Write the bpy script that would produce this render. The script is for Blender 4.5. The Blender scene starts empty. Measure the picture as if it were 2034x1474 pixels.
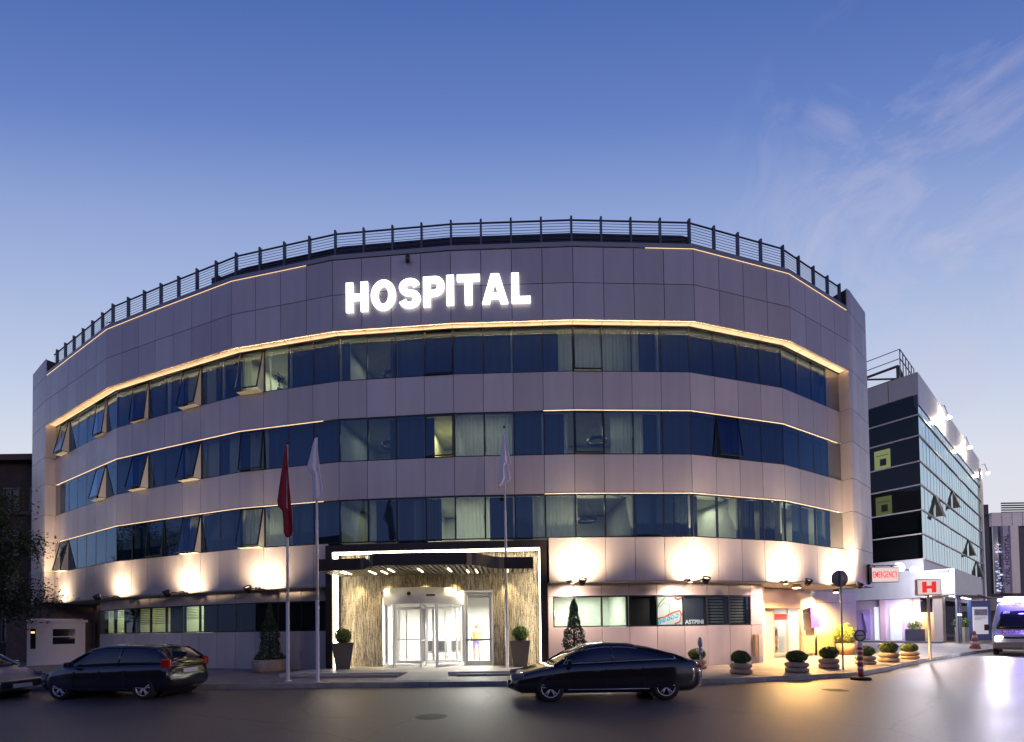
import bpy, bmesh, math, random
from mathutils import Vector, Matrix, noise
random.seed(7)
R = math.radians
sc = bpy.context.scene
col = sc.collection
W0, H0 = 2034, 1474
# ------------------------------------------------------------------ camera
F, CX, Y0, ROLL, PIT, EYE = 900.0, 1008.45, 1248.8, .0137, .0220, 1.8
cam = bpy.data.cameras.new('camera')
co = bpy.data.objects.new('camera', cam); col.objects.link(co); sc.camera = co
cam.sensor_width = 36; cam.lens = 36*F/W0
cam.clip_start = .1; cam.clip_end = 2000
px0 = CX - F*math.tan(PIT)*math.sin(ROLL); py0 = Y0 - F*math.tan(PIT)*math.cos(ROLL)
cam.shift_x = (W0/2-px0)/W0; cam.shift_y = (py0-H0/2)/W0
co.location = (0, 0, EYE)
co.matrix_world = Matrix.Translation((0, 0, EYE)) @ Matrix.Rotation(R(90)+PIT, 4, 'X') @ Matrix.Rotation(-ROLL, 4, 'Z')

def ray(x, y):
    cr, sr = math.cos(ROLL), math.sin(ROLL); c, s = math.cos(PIT), math.sin(PIT)
    a, b = x-CX, y-Y0
    u = a*cr-b*sr; v = a*sr+b*cr+F*math.tan(PIT)
    yc = -v/F
    return u/F, c-yc*s, yc*c+s
def G(x, y, z=0.):          # point of a horizontal plane
    r = ray(x, y); t = (z-EYE)/r[2]; return r[0]*t, r[1]*t
def D(x, y, Y):             # point at depth Y -> (X, z)
    r = ray(x, y); t = Y/r[1]; return r[0]*t, r[2]*t+EYE

# ------------------------------------------------------------------ materials
MATS = {}
def mat(name, c=(.5, .5, .5), rough=.5, metal=0., spec=.5, emit=None, es=0., var=0., vscale=3., bump=0., bscale=40., trans=0., stretch=None, alpha=1., c2=None, coat=0.):
    if name in MATS: return MATS[name]
    m = bpy.data.materials.new(name); m.use_nodes = True
    nt = m.node_tree; n = nt.nodes; l = nt.links
    b = n['Principled BSDF']
    b.inputs['Base Color'].default_value = (*c, 1); b.inputs['Roughness'].default_value = rough
    b.inputs['Metallic'].default_value = metal; b.inputs['Specular IOR Level'].default_value = spec
    b.inputs['Transmission Weight'].default_value = trans; b.inputs['Coat Weight'].default_value = coat
    if emit: b.inputs['Emission Color'].default_value = (*emit, 1); b.inputs['Emission Strength'].default_value = es
    if var or bump or c2:
        tc = n.new('ShaderNodeTexCoord'); mp = n.new('ShaderNodeMapping')
        l.new(tc.outputs['Object'], mp.inputs[0])
        if stretch: mp.inputs['Scale'].default_value = stretch
    if var or c2:
        t = n.new('ShaderNodeTexNoise'); t.inputs['Scale'].default_value = vscale; t.inputs['Detail'].default_value = 6
        l.new(mp.outputs[0], t.inputs['Vector'])
        cr = n.new('ShaderNodeValToRGB'); l.new(t.outputs['Fac'], cr.inputs[0])
        cr.color_ramp.elements[0].position = .3; cr.color_ramp.elements[1].position = .7
        if c2: e0, e1 = c, c2
        else: e0 = tuple(v*(1-var) for v in c); e1 = tuple(min(1, v*(1+var)) for v in c)
        cr.color_ramp.elements[0].color = (*e0, 1); cr.color_ramp.elements[1].color = (*e1, 1)
        l.new(cr.outputs[0], b.inputs['Base Color'])
    if bump:
        t2 = n.new('ShaderNodeTexNoise'); t2.inputs['Scale'].default_value = bscale; t2.inputs['Detail'].default_value = 4
        l.new(mp.outputs[0], t2.inputs['Vector'])
        bp = n.new('ShaderNodeBump'); bp.inputs['Strength'].default_value = bump; bp.inputs['Distance'].default_value = .02
        l.new(t2.outputs['Fac'], bp.inputs['Height']); l.new(bp.outputs[0], b.inputs['Normal'])
    MATS[name] = m; return m
def glass(name, tint=(.45, .55, .6), ior=1.6, rough=.01, boost=0., gc=(.95, .97, 1)):
    m = bpy.data.materials.new(name); m.use_nodes = True; nt = m.node_tree; n = nt.nodes; l = nt.links
    for x in list(n):
        if x.type == 'BSDF_PRINCIPLED': n.remove(x)
    out = n['Material Output']
    tr = n.new('ShaderNodeBsdfTransparent'); tr.inputs[0].default_value = (*tint, 1)
    gl = n.new('ShaderNodeBsdfGlossy'); gl.inputs['Roughness'].default_value = rough; gl.inputs['Color'].default_value = (*gc, 1)
    ge = n.new('ShaderNodeNewGeometry'); dt = n.new('ShaderNodeVectorMath'); dt.operation = 'DOT_PRODUCT'
    l.new(ge.outputs['Normal'], dt.inputs[0]); l.new(ge.outputs['Incoming'], dt.inputs[1])
    def mth(op, a, b):
        x = n.new('ShaderNodeMath'); x.operation = op; x.use_clamp = op == 'MULTIPLY_ADD'
        for i, v in enumerate((a,)+(b if isinstance(b, tuple) else (b,))):
            if isinstance(v, (int, float)): x.inputs[i].default_value = v
            elif v is not None: l.new(v, x.inputs[i])
        return x.outputs[0]
    ca = mth('ABSOLUTE', dt.outputs['Value'], None); om = mth('SUBTRACT', 1., ca); pw = mth('POWER', om, 5.)
    f0 = 2*((ior-1)/(ior+1))**2+boost
    class ad_: outputs = [mth('MULTIPLY_ADD', pw, (1-f0, f0))]
    ad = ad_
    mx = n.new('ShaderNodeMixShader'); l.new(ad.outputs[0], mx.inputs[0]); l.new(tr.outputs[0], mx.inputs[1]); l.new(gl.outputs[0], mx.inputs[2])
    l.new(mx.outputs[0], out.inputs[0]); MATS[name] = m; return m

def panel_mat(name, c, rough, metal, seed=0., vary=.12):
    """metal composite cladding: every panel (own island) a slightly different tone"""
    m = mat(name, c, rough, metal)
    nt = m.node_tree; n = nt.nodes; l = nt.links; b = n['Principled BSDF']
    g = n.new('ShaderNodeNewGeometry'); r = n.new('ShaderNodeMapRange')
    r.inputs['To Min'].default_value = 1-vary; r.inputs['To Max'].default_value = 1+vary
    l.new(g.outputs['Random Per Island'], r.inputs[0])
    tc = n.new('ShaderNodeTexCoord'); t = n.new('ShaderNodeTexNoise'); t.inputs['Scale'].default_value = .5; t.inputs['Detail'].default_value = 5
    mp = n.new('ShaderNodeMapping'); mp.inputs['Scale'].default_value = (5, 5, .5); l.new(tc.outputs['Object'], mp.inputs[0]); l.new(mp.outputs[0], t.inputs['Vector'])
    r2 = n.new('ShaderNodeMapRange'); r2.inputs['To Min'].default_value = .86; r2.inputs['To Max'].default_value = 1.12; l.new(t.outputs['Fac'], r2.inputs[0])
    mu = n.new('ShaderNodeMath'); mu.operation = 'MULTIPLY'; l.new(r.outputs[0], mu.inputs[0]); l.new(r2.outputs[0], mu.inputs[1])
    v = n.new('ShaderNodeVectorMath'); v.operation = 'SCALE'; v.inputs[0].default_value = c; l.new(mu.outputs[0], v.inputs['Scale'])
    l.new(v.outputs[0], b.inputs['Base Color'])
    r3 = n.new('ShaderNodeMapRange'); r3.inputs['To Min'].default_value = rough*.8; r3.inputs['To Max'].default_value = rough*1.25
    t3 = n.new('ShaderNodeTexNoise'); t3.inputs['Scale'].default_value = 2.; l.new(tc.outputs['Object'], t3.inputs['Vector'])
    l.new(t3.outputs['Fac'], r3.inputs[0]); l.new(r3.outputs[0], b.inputs['Roughness'])
    bp = n.new('ShaderNodeBump'); bp.inputs['Strength'].default_value = .25; bp.inputs['Distance'].default_value = .03
    t4 = n.new('ShaderNodeTexNoise'); t4.inputs['Scale'].default_value = .9; t4.inputs['Detail'].default_value = 1; l.new(tc.outputs['Object'], t4.inputs['Vector'])
    l.new(t4.outputs['Fac'], bp.inputs['Height']); l.new(bp.outputs[0], b.inputs['Normal'])
    return m

clad = panel_mat('cladding', (.54, .475, .47), .4, .25, vary=.1)
cladback = mat('joint_dark', (.03, .03, .035), .8)
whitewall = panel_mat('white_cladding', (.66, .64, .66), .4, .1)
soffit_m = mat('soffit_white', (.85, .82, .76), .35, var=.04)
frame_m = mat('frame_dark', (.018, .02, .026), .35, .3)
glass_m = glass('window_glass', (.6, .7, .72), 1.5, .005, .02, (.44, .66, 1.))
glass_low = glass('low_window_glass', (.75, .8, .8), 1.4, .005, .0, (.35, .45, .6))  # reflection dimmed in the colour, stands in for dark surroundings mirrored low
glass_g = glass('clear_glass', (.88, .9, .9), 1.45)
blind_m = mat('navy_blind', (.008, .03, .075), .7, var=.35, vscale=1.2, stretch=(6, 6, .3))
def curtain_mat(name, c):
    m = bpy.data.materials.new(name); m.use_nodes = True; n = m.node_tree.nodes; l = m.node_tree.links
    n.remove(n['Principled BSDF'])
    d = n.new('ShaderNodeBsdfDiffuse'); t = n.new('ShaderNodeBsdfTranslucent'); mx = n.new('ShaderNodeMixShader'); mx.inputs[0].default_value = .6
    tp = n.new('ShaderNodeBsdfTransparent'); m2 = n.new('ShaderNodeMixShader'); m2.inputs[0].default_value = .22
    d.inputs[0].default_value = (*c, 1); t.inputs[0].default_value = (*c, 1)
    l.new(d.outputs[0], mx.inputs[1]); l.new(t.outputs[0], mx.inputs[2]); l.new(mx.outputs[0], m2.inputs[1]); l.new(tp.outputs[0], m2.inputs[2])
    l.new(m2.outputs[0], n['Material Output'].inputs[0]); MATS[name] = m; return m
sheer_m = curtain_mat('sheer_curtain', (.72, .74, .62))
drape_m = mat('drape', (.05, .065, .085), .9, var=.3, vscale=2, stretch=(9, 9, .2))
room_m = mat('room_paint', (.55, .56, .47), .8, var=.06)
roomfl_m = mat('room_floor', (.2, .19, .17), .6)
railm = mat('rail_metal', (.12, .12, .14), .4, .6)
louv = mat('louvre', (.045, .042, .045), .55, .2)
portal_m = mat('portal_bronze', (.045, .033, .03), .35, .4, var=.1)
darkmetal = mat('dark_metal', (.04, .04, .045), .4, .5)
steel = mat('steel', (.5, .5, .52), .3, .85)
whitep = mat('white_paint', (.78, .78, .78), .35, var=.03)
concrete = mat('concrete', (.36, .33, .3), .85, var=.18, vscale=6, bump=.3)
black = mat('black_plastic', (.02, .02, .022), .4)
rubber = mat('rubber', (.02, .02, .02), .75)
leafd = mat('leaf_dark', (.025, .05, .016), .6, var=.5, vscale=9)
leafg = mat('leaf_green', (.07, .12, .022), .55, var=.45, vscale=12)
leafb = mat('leaf_bright', (.12, .19, .03), .5, var=.35, vscale=12)
bark = mat('bark', (.06, .045, .035), .9, var=.3, bump=.5, bscale=20)
def emis(name, c, s): return mat(name, (.8, .8, .8), .5, emit=c, es=s)
ledw = emis('led_warm', (1, .64, .33), 42.)
ledl = emis('led_line', (1, .66, .33), 1.5)
ledp = emis('led_portal', (1, .86, .62), 14.)
lampw = emis('lamp_white', (1, .97, .92), 30.)
signw = emis('sign_white', (.93, .96, 1), 3.6)

# ------------------------------------------------------------------ object helpers
ROOTM = {}
def tag(o, label=None, cat=None, group=None, kind=None):
    if label: o['label'] = label
    if cat: o['category'] = cat
    if group: o['group'] = group
    if kind: o['kind'] = kind
    return o
def thing(name, label, cat, loc=(0, 0, 0), rz=0., group=None):
    o = bpy.data.objects.new(name, None); col.objects.link(o); o.empty_display_size = .2
    o.location = loc; o.rotation_euler = (0, 0, rz)
    ROOTM[o.name] = Matrix.Translation(loc) @ Matrix.Rotation(rz, 4, 'Z')
    return tag(o, label, cat, group)
def rootmat(o):
    while o is not None:
        if o.name in ROOTM: return ROOTM[o.name]
        o = o.parent
    return Matrix.Identity(4)
class MB:
    def __init__(s): s.v = []; s.f = []; s.mi = []; s.k = 0; s.sm = []; s.smooth = False; s.M = None
    def add(s, vs, fs):
        b = len(s.v)
        for p in vs: s.v.append(tuple(s.M @ Vector(p)) if s.M else tuple(p))
        for f in fs: s.f.append(tuple(b+i for i in f)); s.mi.append(s.k); s.sm.append(s.smooth)
        return s
    def box(s, x0, x1, y0, y1, z0, z1):
        return s.add([(x0, y0, z0), (x1, y0, z0), (x1, y1, z0), (x0, y1, z0), (x0, y0, z1), (x1, y0, z1), (x1, y1, z1), (x0, y1, z1)],
                     [(0, 3, 2, 1), (4, 5, 6, 7), (0, 1, 5, 4), (1, 2, 6, 5), (2, 3, 7, 6), (3, 0, 4, 7)])
    def cbox(s, c, d, rz=0, bev=0):
        M = Matrix.Translation(c) @ Matrix.Rotation(rz, 4, 'Z'); o = s.M; s.M = (o @ M) if o else M
        if bev: s.bbox(*d, bev)
        else: s.box(-d[0]/2, d[0]/2, -d[1]/2, d[1]/2, -d[2]/2, d[2]/2)
        s.M = o; return s
    def bbox(s, dx, dy, dz, b):
        bm = bmesh.new(); bmesh.ops.create_cube(bm, size=1)
        for v in bm.verts: v.co = Vector((v.co.x*dx, v.co.y*dy, v.co.z*dz))
        bmesh.ops.bevel(bm, geom=bm.edges[:], offset=b, segments=2, affect='EDGES', profile=.5)
        bm.verts.index_update(); s.add([v.co[:] for v in bm.verts], [[v.index for v in f.verts] for f in bm.faces]); bm.free(); return s
    def quad(s, a, b, c, d): return s.add([a, b, c, d], [(0, 1, 2, 3)])
    def wall(s, p, q, z0, z1, th=.02):   # slab between plan points p,q; outer face p->q, thickness behind (left of direction)
        dx, dy = q[0]-p[0], q[1]-p[1]; L = math.hypot(dx, dy) or 1; nx, ny = -dy/L*th, dx/L*th
        return s.add([(p[0], p[1], z0), (q[0], q[1], z0), (q[0]+nx, q[1]+ny, z0), (p[0]+nx, p[1]+ny, z0),
                      (p[0], p[1], z1), (q[0], q[1], z1), (q[0]+nx, q[1]+ny, z1), (p[0]+nx, p[1]+ny, z1)],
                     [(0, 3, 2, 1), (4, 5, 6, 7), (0, 1, 5, 4), (1, 2, 6, 5), (2, 3, 7, 6), (3, 0, 4, 7)])
    def prism(s, poly, z0, z1):
        n = len(poly); vs = [(x, y, z0) for x, y in poly]+[(x, y, z1) for x, y in poly]
        return s.add(vs, [tuple(range(n))[::-1], tuple(range(n, 2*n))]+[(i, (i+1) % n, n+(i+1) % n, n+i) for i in range(n)])
    def tube(s, pts, r, n=8, cap=True):
        pts = [Vector(p) for p in pts]; rs = r if isinstance(r, (list, tuple)) else [r]*len(pts); rings = []; sm = s.smooth; s.smooth = True
        vs = []
        for i, p in enumerate(pts):
            d = (pts[min(i+1, len(pts)-1)]-pts[max(i-1, 0)]).normalized()
            a = d.cross(Vector((0, 0, 1)) if abs(d.z) < .95 else Vector((1, 0, 0))).normalized(); b = d.cross(a)
            for k in range(n):
                t = 2*math.pi*k/n; vs.append(p+(a*math.cos(t)+b*math.sin(t))*rs[i])
        fs = [(i*n+k, i*n+(k+1) % n, (i+1)*n+(k+1) % n, (i+1)*n+k) for i in range(len(pts)-1) for k in range(n)]
        if cap: fs += [tuple(range(n))[::-1], tuple((len(pts)-1)*n+k for k in range(n))]
        s.add(vs, fs); s.smooth = sm; return s
    def lathe(s, prof, c=(0, 0, 0), n=20, axis='Z', cap=True):
        sm = s.smooth; s.smooth = True; vs = []
        for r, z in prof:
            for k in range(n):
                t = 2*math.pi*k/n; x, y = r*math.cos(t), r*math.sin(t)
                if axis == 'Z': vs.append((c[0]+x, c[1]+y, c[2]+z))
                elif axis == 'Y': vs.append((c[0]+x, c[1]+z, c[2]+y))
                else: vs.append((c[0]+z, c[1]+x, c[2]+y))
        m = len(prof)
        fs = [(i*n+k, i*n+(k+1) % n, (i+1)*n+(k+1) % n, (i+1)*n+k) for i in range(m-1) for k in range(n)]
        if cap and prof[0][0] > 1e-4: fs.append(tuple(range(n))[::-1])
        if cap and prof[-1][0] > 1e-4: fs.append(tuple((m-1)*n+k for k in range(n)))
        s.add(vs, fs); s.smooth = sm; return s
    def build(s, name, m, parent=None, world=False, **kw):
        me = bpy.data.meshes.new(name)
        vs = s.v
        if world and parent is not None:
            inv = rootmat(parent).inverted(); vs = [inv @ Vector(p) for p in vs]
        me.from_pydata([tuple(p) for p in vs], [], s.f)
        for mm in (m if isinstance(m, (list, tuple)) else [m]): me.materials.append(mm)
        me.polygons.foreach_set('material_index', s.mi); me.polygons.foreach_set('use_smooth', s.sm)
        me.update()
        bm = bmesh.new(); bm.from_mesh(me); bmesh.ops.recalc_face_normals(bm, faces=bm.faces[:]); bm.to_mesh(me); bm.free()
        o = bpy.data.objects.new(name, me); col.objects.link(o)
        if parent is not None: o.parent = parent
        tag(o, **kw) if kw else None
        return o
def copy_tree(o, parent=None):
    c = o.copy(); col.objects.link(c); c.parent = parent
    for ch in [x for x in col.objects if x.parent == o]: copy_tree(ch, c)
    return c
def move(o, loc, rz=0.):
    o.location = loc; o.rotation_euler = (0, 0, rz); return o
def text_mesh(body, size, bold=0., extrude=.02, xs=1., space=1., mirror=False):
    cu = bpy.data.curves.new('t', 'FONT'); cu.body = body; cu.size = size; cu.offset = bold; cu.extrude = extrude; cu.space_character = space
    cu.align_x = 'LEFT'; cu.resolution_u = 6
    ob = bpy.data.objects.new('t', cu); col.objects.link(ob); bpy.context.view_layer.update()
    me = bpy.data.meshes.new_from_object(ob); bpy.data.objects.remove(ob)
    vs = [v.co.copy() for v in me.vertices]; fs = [tuple(p.vertices) for p in me.polygons]
    x0, x1 = min(v.x for v in vs), max(v.x for v in vs); y0, y1 = min(v.y for v in vs), max(v.y for v in vs)
    out = [((v.x-x0)/(x1-x0), v.z, (v.y-y0)/(y1-y0)) for v in vs]     # normalised: x 0..1, z 0..1, y depth
    if mirror: out = [(1-x, y, z) for x, y, z in out]
    bpy.data.meshes.remove(me)
    return out, fs
def block_word(word, ext):
    """heavy grotesque capitals drawn as outlines with holes"""
    w = .26; h = .215
    def ell(cx, cy, rx, ry, a0=0, a1=360, n=28): return [(cx+rx*math.cos(R(a0+(a1-a0)*k/n)), cy+ry*math.sin(R(a0+(a1-a0)*k/n))) for k in range(n+(0 if abs(a1-a0) == 360 else 1))]
    def S_():
        c = []
        for k in range(17): a = 12+(270-12)*k/16; c.append((.385+.245*math.cos(R(a)), .705+.19*math.sin(R(a))))
        for k in range(1, 18): a = 90-(258)*k/17; c.append((.385+.26*math.cos(R(a)), .305+.205*math.sin(R(a))))
        L_, R_ = [], []
        for k, p in enumerate(c):
            q0, q1 = c[max(0, k-1)], c[min(len(c)-1, k+1)]; dx, dy = q1[0]-q0[0], q1[1]-q0[1]; m = math.hypot(dx, dy); nx, ny = -dy/m, dx/m
            t = .1+.018*abs(nx); L_.append((p[0]+nx*t*1.15, p[1]+ny*t)); R_.append((p[0]-nx*t*1.15, p[1]-ny*t))
        return L_+R_[::-1]
    gl = {'H': (.80, [[(0, 0), (w, 0), (w, .39), (.80-w, .39), (.80-w, 0), (.80, 0), (.80, 1), (.80-w, 1), (.80-w, .61), (w, .61), (w, 1), (0, 1)]]),
          'O': (.90, [ell(.45, .5, .45, .515), ell(.45, .5, .185, .30)]),
          'S': (.76, [S_()]),
          'P': (.76, [[(0, 0), (w, 0), (w, .34), (.42, .34)]+ell(.42, .67, .34, .33, -90, 90, 14)[1:]+[(0, 1)], [(w, .54), (.38, .54)]+ell(.38, .665, .12, .125, -90, 90, 8)[1:]+[(w, .79)]]),
          'I': (w, [[(0, 0), (w, 0), (w, 1), (0, 1)]]),
          'T': (.80, [[(.4-w/2, 0), (.4+w/2, 0), (.4+w/2, .78), (.80, .78), (.80, 1), (0, 1), (0, .78), (.4-w/2, .78)]]),
          'A': (.92, [[(0, 0), (.265, 0), (.315, .17), (.605, .17), (.655, 0), (.92, 0), (.60, 1), (.32, 1)], [(.365, .37), (.46, .70), (.555, .37)]]),
          'L': (.66, [[(0, 0), (.66, 0), (.66, .22), (w, .22), (w, 1), (0, 1)]])}
    cu = bpy.data.curves.new('g', 'CURVE'); cu.dimensions = '2D'; cu.fill_mode = 'BOTH'; cu.extrude = ext; X = 0
    for ch in word:
        wd, sp = gl[ch]
        for pts in sp:
            q = cu.splines.new('POLY'); q.points.add(len(pts)-1); q.use_cyclic_u = True
            for k, (x, y) in enumerate(pts): q.points[k].co = (X+x, y, 0, 1)
        X += wd+(.115 if ch not in 'TP' else .07)
    ob = bpy.data.objects.new('g', cu); col.objects.link(ob); bpy.context.view_layer.update(); me = bpy.data.meshes.new_from_object(ob); bpy.data.objects.remove(ob)
    vs = [v.co.copy() for v in me.vertices]; fs = [tuple(p.vertices) for p in me.polygons]; x1 = max(v.x for v in vs)
    return [(v.x/x1, v.z, v.y) for v in vs], fs
def put_text(mb, body, p, q, z0, z1, bold=.03, extrude=.02, space=1., mirror=False, zq=None):
    """text filling the rectangle from plan point p to q, z0..z1 (zq: rise of the far end)"""
    vs, fs = text_mesh(body, 1., bold, extrude, space=space, mirror=mirror)
    dx, dy = q[0]-p[0], q[1]-p[1]; L = math.hypot(dx, dy); nx, ny = dy/L, -dx/L
    rise = (zq or 0)
    mb.add([(p[0]+dx*x-nx*y, p[1]+dy*x-ny*y, z0+(z1-z0)*z+rise*x) for x, y, z in vs], fs); return mb
def leafball(mb, c, r, n, ls, squash=1., shell=.75):
    for _ in range(n):
        while True:
            d = Vector((random.gauss(0, 1), random.gauss(0, 1), random.gauss(0, 1)))
            if d.length > .01: break
        d.normalize(); rr = (shell+(1-shell)*random.random())*(1+.07*math.sin(5*d.x+c[0])*math.cos(4*d.y+3*d.z))
        p = Vector((c[0]+d.x*r*rr, c[1]+d.y*r*rr, c[2]+d.z*r*rr*squash))
        leaf(mb, p, d, ls)
def leaf(mb, p, d, ls):
    a = Vector((random.gauss(0, 1), random.gauss(0, 1), random.gauss(0, 1))).normalized()
    b = (d+a*.7).normalized(); t = b.cross(a).normalized(); l = ls*random.uniform(.6, 1.3)
    q = p+b*l*.4; u = t*l*.5; w = t.cross((b+a*.6).normalized()).normalized()*l*.9
    mb.add([q-u*.0, q+u*.6+w*.4, q+w, q-u*.6+w*.4], [(0, 1, 2, 3)])
def light(name, kind, loc, e, c, rot=None, parent=None, **kw):
    L = bpy.data.lights.new(name, kind); L.energy = e; L.color = c
    for k, v in kw.items(): setattr(L, k, v)
    o = bpy.data.objects.new(name, L); col.objects.link(o)
    M = Matrix.Translation(loc)
    if rot is not None: M = M @ Vector(rot).to_track_quat('-Z', 'Y').to_matrix().to_4x4()
    if parent is not None:
        o.parent = parent; M = rootmat(parent).inverted() @ M
    o.matrix_basis = M; return o

# ------------------------------------------------------------------ facade plan (facets of four bays and more)
FAC = [-27, -19, -16, -12, -8, -4, 0, 4, 8, 13]
ANG = [-.5124, -.3628, -.35, -.2152, -.0812, -.0237, .0412, .2817, .5035]
PV = {0: (2.739, 17.391)}
for k in range(6, 9):
    L = 1.2*(FAC[k+1]-FAC[k]); a = PV[FAC[k]]; PV[FAC[k+1]] = (a[0]+L*math.cos(ANG[k]), a[1]+L*math.sin(ANG[k]))
for k in range(5, -1, -1):
    L = 1.2*(FAC[k+1]-FAC[k]); a = PV[FAC[k+1]]; PV[FAC[k]] = (a[0]-L*math.cos(ANG[k]), a[1]-L*math.sin(ANG[k]))
_cache = {}
def verts_off(d):
    d = round(d, 4)
    if d in _cache: return _cache[d]
    out = []
    for j, v in enumerate(FAC):
        if j == 0: n = (-math.sin(ANG[0]), math.cos(ANG[0]))
        elif j == len(FAC)-1: n = (-math.sin(ANG[-1]), math.cos(ANG[-1]))
        else:
            mx, my = -math.sin(ANG[j-1])-math.sin(ANG[j]), math.cos(ANG[j-1])+math.cos(ANG[j]); q = 2/(mx*mx+my*my); n = (mx*q, my*q)
        out.append((PV[v][0]+d*n[0], PV[v][1]+d*n[1]))
    _cache[d] = out; return out
def off(i, d):
    V = verts_off(d); k = max(0, min(len(FAC)-2, next((k for k in range(len(FAC)-1) if i < FAC[k+1]), len(FAC)-2)))
    t = (i-FAC[k])/(FAC[k+1]-FAC[k]); a, b = V[k], V[k+1]
    return (a[0]+(b[0]-a[0])*t, a[1]+(b[1]-a[1])*t)
def facet(i):
    return ANG[next(k for k in range(len(FAC)-1) if i < FAC[k+1] or k == len(FAC)-2)]
LV = dict(z0=3.63, w1=5.37, s2=7.12, w2=8.68, s3=10.45, w3=12.01, sof=13.9, top=16.69)
IL, IR = -25.65, 12.0      # ends of the fascia
DW = .42

def bays(i0, i1):
    e = [i0]; k = math.floor(i0)+1
    while k < i1-1e-6: e.append(k); k += 1
    e.append(i1); return list(zip(e[:-1], e[1:]))
def panels(mb, i0, i1, d, zs, gap=.02, th=.03):
    for a, b in bays(i0, i1):
        p, q = off(a, d), off(b-1e-9 if b in FAC else b, d)
        L = math.hypot(q[0]-p[0], q[1]-p[1]); t = gap/2/L
        p2 = (p[0]+(q[0]-p[0])*t, p[1]+(q[1]-p[1])*t); q2 = (q[0]-(q[0]-p[0])*t, q[1]-(q[1]-p[1])*t)
        for z0, z1 in zip(zs[:-1], zs[1:]): mb.wall(p2, q2, z0+gap/2, z1-gap/2, th)
    return mb
def strip(mb, i0, i1, d, z0, z1, th=.1):
    """continuous run following the facets"""
    pts = [i0]+[v for v in FAC if i0 < v < i1]+[i1]
    for a, b in zip(pts[:-1], pts[1:]):
        p, q = off(a, d), off(b-1e-9, d); p2, q2 = off(a, d+th), off(b-1e-9, d+th)
        mb.add([(*p, z0), (*q, z0), (*q2, z0), (*p2, z0), (*p, z1), (*q, z1), (*q2, z1), (*p2, z1)],
               [(0, 3, 2, 1), (4, 5, 6, 7), (0, 1, 5, 4), (1, 2, 6, 5), (2, 3, 7, 6), (3, 0, 4, 7)])
    return mb

H = thing('hospital_building', 'curved four storey hospital clad in silver panels with ribbon windows and lit entrance', 'building', (0, 22, 0))
def HB(mb, name, m, parent=None, **kw): return mb.build(name, m, parent or H, world=True, **kw)

# fascia
HB(panels(MB(), IL, IR, 0, [LV['sof']-.09, 15.27, LV['top']], .025), 'fascia', clad)
mb = MB(); strip(mb, IL, IR, .035, LV['sof']+.012, LV['top']+.02, .12); HB(mb, 'fascia_backing', cladback)
mb = MB(); strip(mb, IL, IR, -.02, LV['top']+.03, LV['top']+.2, .5); strip(mb, IL, IR, .03, LV['top']-.02, LV['top']+.03, .4); HB(mb, 'coping', mat('coping', (.3, .29, .31), .4, .3))
mb = MB(); strip(mb, IL, IR, .0305, LV['sof']-.085, LV['sof']+.012, .004); HB(mb, 'fascia_lip', clad); mb = MB(); strip(mb, IL, IR, .158, LV['sof'], LV['sof']+.03, DW-.12); strip(mb, IL, IR, .034, LV['sof'], LV['sof']+.01, .122); HB(mb, 'soffit', soffit_m)
mb = MB()
for a, b in bays(IL, IR):
    p, q = off(a, .03), off(a, DW+.02); mb.wall(p, q, LV['sof']-.004, LV['sof']-.002, .012)
HB(mb, 'soffit_joint', cladback)
mb = MB(); strip(mb, IL+.1, IR-.05, .036, LV['sof']-.098, LV['sof']-.09, .045); HB(mb, 'led_ledge', clad); mb = MB(); strip(mb, IL+.1, IR-.05, .045, LV['sof']-.088, LV['sof']-.082, .028); HB(mb, 'led_strip', ledw)
mb = MB(); strip(mb, IL+.1, IR-.05, DW-.065, LV['sof']-.085, LV['sof']-.08, .065); strip(mb, IL+.1, IR-.05, DW-.07, LV['sof']-.085, LV['sof']-.055, .005); HB(mb, 'fill_strip_ledge', frame_m); mb = MB(); strip(mb, IL+.1, IR-.05, DW-.055, LV['sof']-.079, LV['sof']-.074, .03); HB(mb, 'led_strip', emis('led_soffit_fill', (1, .66, .36), 8.))  # inner strip and its ledge added to even out the soffit light
mb = MB(); strip(mb, IL+.1, -9, -.015, LV['top']+.004, LV['top']+.016, .012); HB(mb, 'led_strip', ledl); mb = MB(); strip(mb, 2.4, IR-.05, -.015, LV['top']+.004, LV['top']+.016, .012)
mb2 = mb; HB(mb, 'led_strip', ledl)
# spandrels
P0, P1 = -8.42, -.9     # portal span
for z0, z1, spans in ((LV['z0'], LV['w1'], [(IL, P0), (P1, IR)]), (LV['s2'], LV['w2'], [(IL, IR)]), (LV['s3'], LV['w3'], [(IL, IR)])):
    for a, b in spans:
        mb = MB(); mbk = MB()
        panels(mb, a, b, DW, [z0, z1], .02); strip(mbk, a, b, DW+.033, z0+.005, z1-.005, .2)
        s = HB(mb, 'spandrel', clad); mbk.build('spandrel_backing', cladback, s, world=True)
for z in (LV['s2'], LV['s3']):
    for a, b in ((IL+.2, -8.6), (-1.0, IR-.3)):
        mb = MB(); strip(mb, a, b, DW-.012, z-.012, z+.006, .02); HB(mb, 'led_line', ledl)
# soffit over the ground floor
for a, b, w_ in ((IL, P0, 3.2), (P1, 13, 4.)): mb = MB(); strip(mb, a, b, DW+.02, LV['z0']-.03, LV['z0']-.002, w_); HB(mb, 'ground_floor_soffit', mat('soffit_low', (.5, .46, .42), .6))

# ---- windows
ROWS = [(LV['w1'], LV['s2'], 'first'), (LV['w2'], LV['s3'], 'second'), (LV['w3'], LV['sof'], 'third')]
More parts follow.
